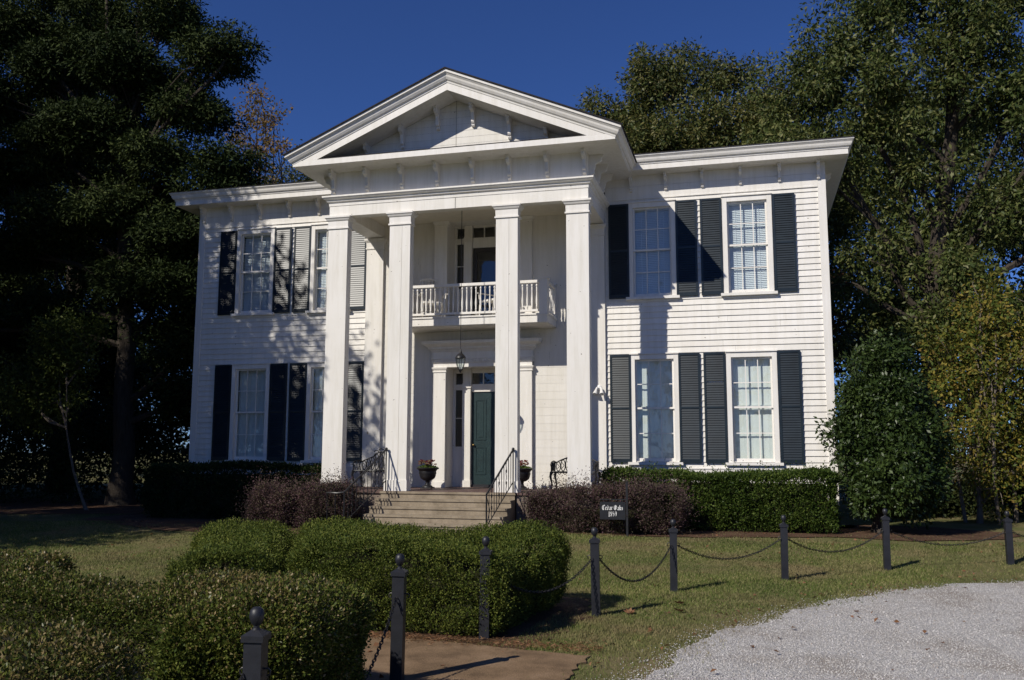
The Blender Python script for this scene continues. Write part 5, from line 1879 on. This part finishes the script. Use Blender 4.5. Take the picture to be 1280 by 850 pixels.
def view_filter(xy, m_=0.06):
    d = xy - camxy
    ang = np.arctan2(d[:, 0] * math.cos(YAW) + d[:, 1] * math.sin(YAW), -d[:, 0] * math.sin(YAW) + d[:, 1] * math.cos(YAW))
    return abs(ang) < math.radians(30) + m_ + .1


rng = np.random.default_rng(55)
N0 = 2200000
xy = np.stack([rng.uniform(-17, 14, N0), rng.uniform(-18.5, -0.5, N0)], 1)
xy = xy[view_filter(xy)]
dist = np.linalg.norm(xy - camxy, axis=1)
xy = xy[rng.uniform(0, 1, len(xy)) < np.clip((9.5 / dist) ** 1.3, 0, 1)]
edge = rng.normal(0.0, 0.10, len(xy))
g_ = in_gravel(xy[:, 0], xy[:, 1], 0.0)
yy = np.clip(xy[:, 1], GX[0, 1], GX[-1, 1])
gd = xy[:, 0] - np.interp(yy, GX[:, 1], GX[:, 0])
ok = (gd < 0.10 + edge * 1.6) | (xy[:, 1] > -3.8)
ok &= ~in_any(xy, HEDGE_POLY)
pi_, pd_, _g = poly_dist(xy, PAD)
ok &= ~pi_ | (rng.uniform(0, 1, len(xy)) < np.clip(.5 - pd_ * 5.5, 0.004, 1))
bare = rsin(60, 1.1)(np.concatenate([xy, np.zeros((len(xy), 1))], 1)) + 0.5 * rsin(61, 3.5)(np.concatenate([xy, np.zeros((len(xy), 1))], 1))
nearedge = np.clip(1 - abs(gd) / 1.0, 0, 1)
ok &= rng.uniform(0, 1, len(xy)) < np.clip(1.0 - .62 * np.clip(bare, 0, 1) - .75 * nearedge, .05, 1)
# mulch strip next to the house and under the trees stays thin
ok &= (xy[:, 1] < -3.15 - .25 * np.sin(xy[:, 0] * 1.7)) | (rng.uniform(0, 1, len(xy)) < .06)
xy = xy[ok]
n = len(xy)
dist = np.linalg.norm(xy - camxy, axis=1)
z = gz(xy[:, 0], xy[:, 1])
h = rng.uniform(.016, .044, n) * (1 + .25 * rsin(62, 2.0)(np.concatenate([xy, np.zeros((n, 1))], 1)))
w = 0.0026 + 0.00030 * dist
a = rng.uniform(0, 6.283, n)
ln = rng.normal(0, .55, (n, 2)) * h[:, None]
B = np.stack([xy[:, 0], xy[:, 1], z - .004], 1)
s_ = np.stack([np.cos(a) * w, np.sin(a) * w, np.zeros(n)], 1)
tip = B + np.concatenate([ln, h[:, None]], 1)
V = np.stack([B - s_, B + s_, tip], 1).reshape(-1, 3)
tag(np_mesh('grass', V, np.arange(len(V)), 3, M['grass']), 'short dry autumn lawn grass', 'grass', kind='stuff')

# loose stones
N0 = 420000
xy = np.stack([rng.uniform(3.6, 17, N0), rng.uniform(-18, -4.5, N0)], 1)
xy = xy[view_filter(xy)]
yy = np.clip(xy[:, 1], GX[0, 1], GX[-1, 1])
gd = xy[:, 0] - np.interp(yy, GX[:, 1], GX[:, 0])
dist = np.linalg.norm(xy - camxy, axis=1)
ok = (gd > -0.05 + rng.normal(0, .16, len(xy))) & (rng.uniform(0, 1, len(xy)) < np.clip((9 / dist) ** 1.2, .2, 1))
xy = xy[ok]
n = len(xy)
r = rng.uniform(.0032, .0075, n) * (1 + (rng.uniform(0, 1, n) > .95) * .7)
C = np.stack([xy[:, 0], xy[:, 1], gz(xy[:, 0], xy[:, 1]) + .006 + r * .35], 1)
base = np.array([[1, 0, 0], [0, 1, 0], [-1, 0, 0], [0, -1, 0], [0, 0, .75], [0, 0, -.75]])
q1 = rng.uniform(0, 6.28, n)
jit = rng.uniform(.65, 1.25, (n, 6, 1))
bb = base[None] * jit
x_ = bb[..., 0] * np.cos(q1)[:, None] - bb[..., 1] * np.sin(q1)[:, None]
y_ = bb[..., 0] * np.sin(q1)[:, None] + bb[..., 1] * np.cos(q1)[:, None]
V = C[:, None, :] + np.stack([x_, y_, bb[..., 2] + .25 * bb[..., 0]], -1) * r[:, None, None]
tri = np.array([0, 1, 4, 1, 2, 4, 2, 3, 4, 3, 0, 4, 1, 0, 5, 2, 1, 5, 3, 2, 5, 0, 3, 5])
L = (np.arange(n)[:, None] * 6 + tri[None]).ravel()
tag(np_mesh('gravel', V.reshape(-1, 3), L, 3, M['stone']), 'loose pale grey gravel on the driveway', 'gravel', kind='stuff')


def dead_leaves(xy, size, rng):
    n = len(xy)
    a = rng.uniform(0, 6.28, n)
    P = np.stack([xy[:, 0], xy[:, 1], gz(xy[:, 0], xy[:, 1]) + rng.uniform(.012, .035, n)], 1)
    A = np.stack([np.cos(a), np.sin(a), rng.normal(.1, .25, n)], 1)
    return leaf_quads(P, A, size, .62, rng, fold=.6, bias=np.array([0, 0, 2.5]))


N0 = 2600
xy = np.stack([rng.uniform(-8, 12, N0), rng.uniform(-15, -2, N0)], 1)
yy = np.clip(xy[:, 1], GX[0, 1], GX[-1, 1])
gd = xy[:, 0] - np.interp(yy, GX[:, 1], GX[:, 0])
pr = np.where(abs(gd) < .9, .75, np.where(gd > 0, .22, .22))
pr = np.where(xy[:, 1] > -3.4, .8, pr)
xy = xy[(rng.uniform(0, 1, N0) < pr) & ~in_any(xy, HEDGE_POLY)]
V = dead_leaves(xy, .055, rng)
# pine straw and leaf crumbs under the hedges by the walkway
xs_ = np.stack([rng.uniform(2.4, 4.9, 2600), -12.55 + rng.normal(0, .10, 2600) - .06 * (rng.uniform(0, 1, 2600))], 1)
V2 = leaf_quads(np.concatenate([xs_, (gz(xs_[:, 0], xs_[:, 1]) + rng.uniform(.012, .034, 2600))[:, None]], 1), np.concatenate([rng.normal(0, 1, (2600, 2)), rng.normal(0, .15, (2600, 1))], 1), .05, .12, rng, bias=np.array([0, 0, 2.0]))
V = np.concatenate([V, V2])
tag(np_mesh('leaf_litter', V, np.arange(len(V)), 4, M['dead_leaf']), 'scattered brown leaves and straw on the lawn and drive', 'leaves', kind='stuff')

FL = [(4.90, -10.75, 'curled red-brown fallen leaf in the shadow of the post beside the boxwood'), (5.42, -10.45, 'tan fallen leaf on the grass between driveway and post shadow, nearer one'),
      (5.38, -9.95, 'tan fallen leaf lying just behind another on the grass by the drive')]
for i, (x, y, lab) in enumerate(FL):
    r_ = np.random.default_rng(900 + i)
    mb = MB()
    k = 5
    for j in range(k):
        an = (j - 2) * .62 + r_.normal(0, .1)
        ln_ = (.075, .095, .11, .095, .075)[j]
        d = Vector((math.cos(an), math.sin(an), .35 + .2 * r_.uniform()))
        s = Vector((-d.y, d.x, 0)).normalized() * .024
        o = Vector((0, 0, .015))
        mb.add([tuple(o), tuple(o + d * ln_ * .5 + s), tuple(o + d * ln_), tuple(o + d * ln_ * .5 - s), tuple(o + d * ln_ * .5 + Vector((0, 0, -.012)))], [(0, 4, 1), (1, 4, 2), (2, 4, 3), (3, 4, 0)])
    mb.tube([(0, 0, .015), (-.05, .01, .03)], .0022, 4)
    o = mb.build('fallen_leaf', M['dead_leaf'], loc=at_ground(x, y))
    o.rotation_euler = (0, 0, r_.uniform(0, 6.28))
    tag(o, lab, 'leaf', 'large fallen leaves')
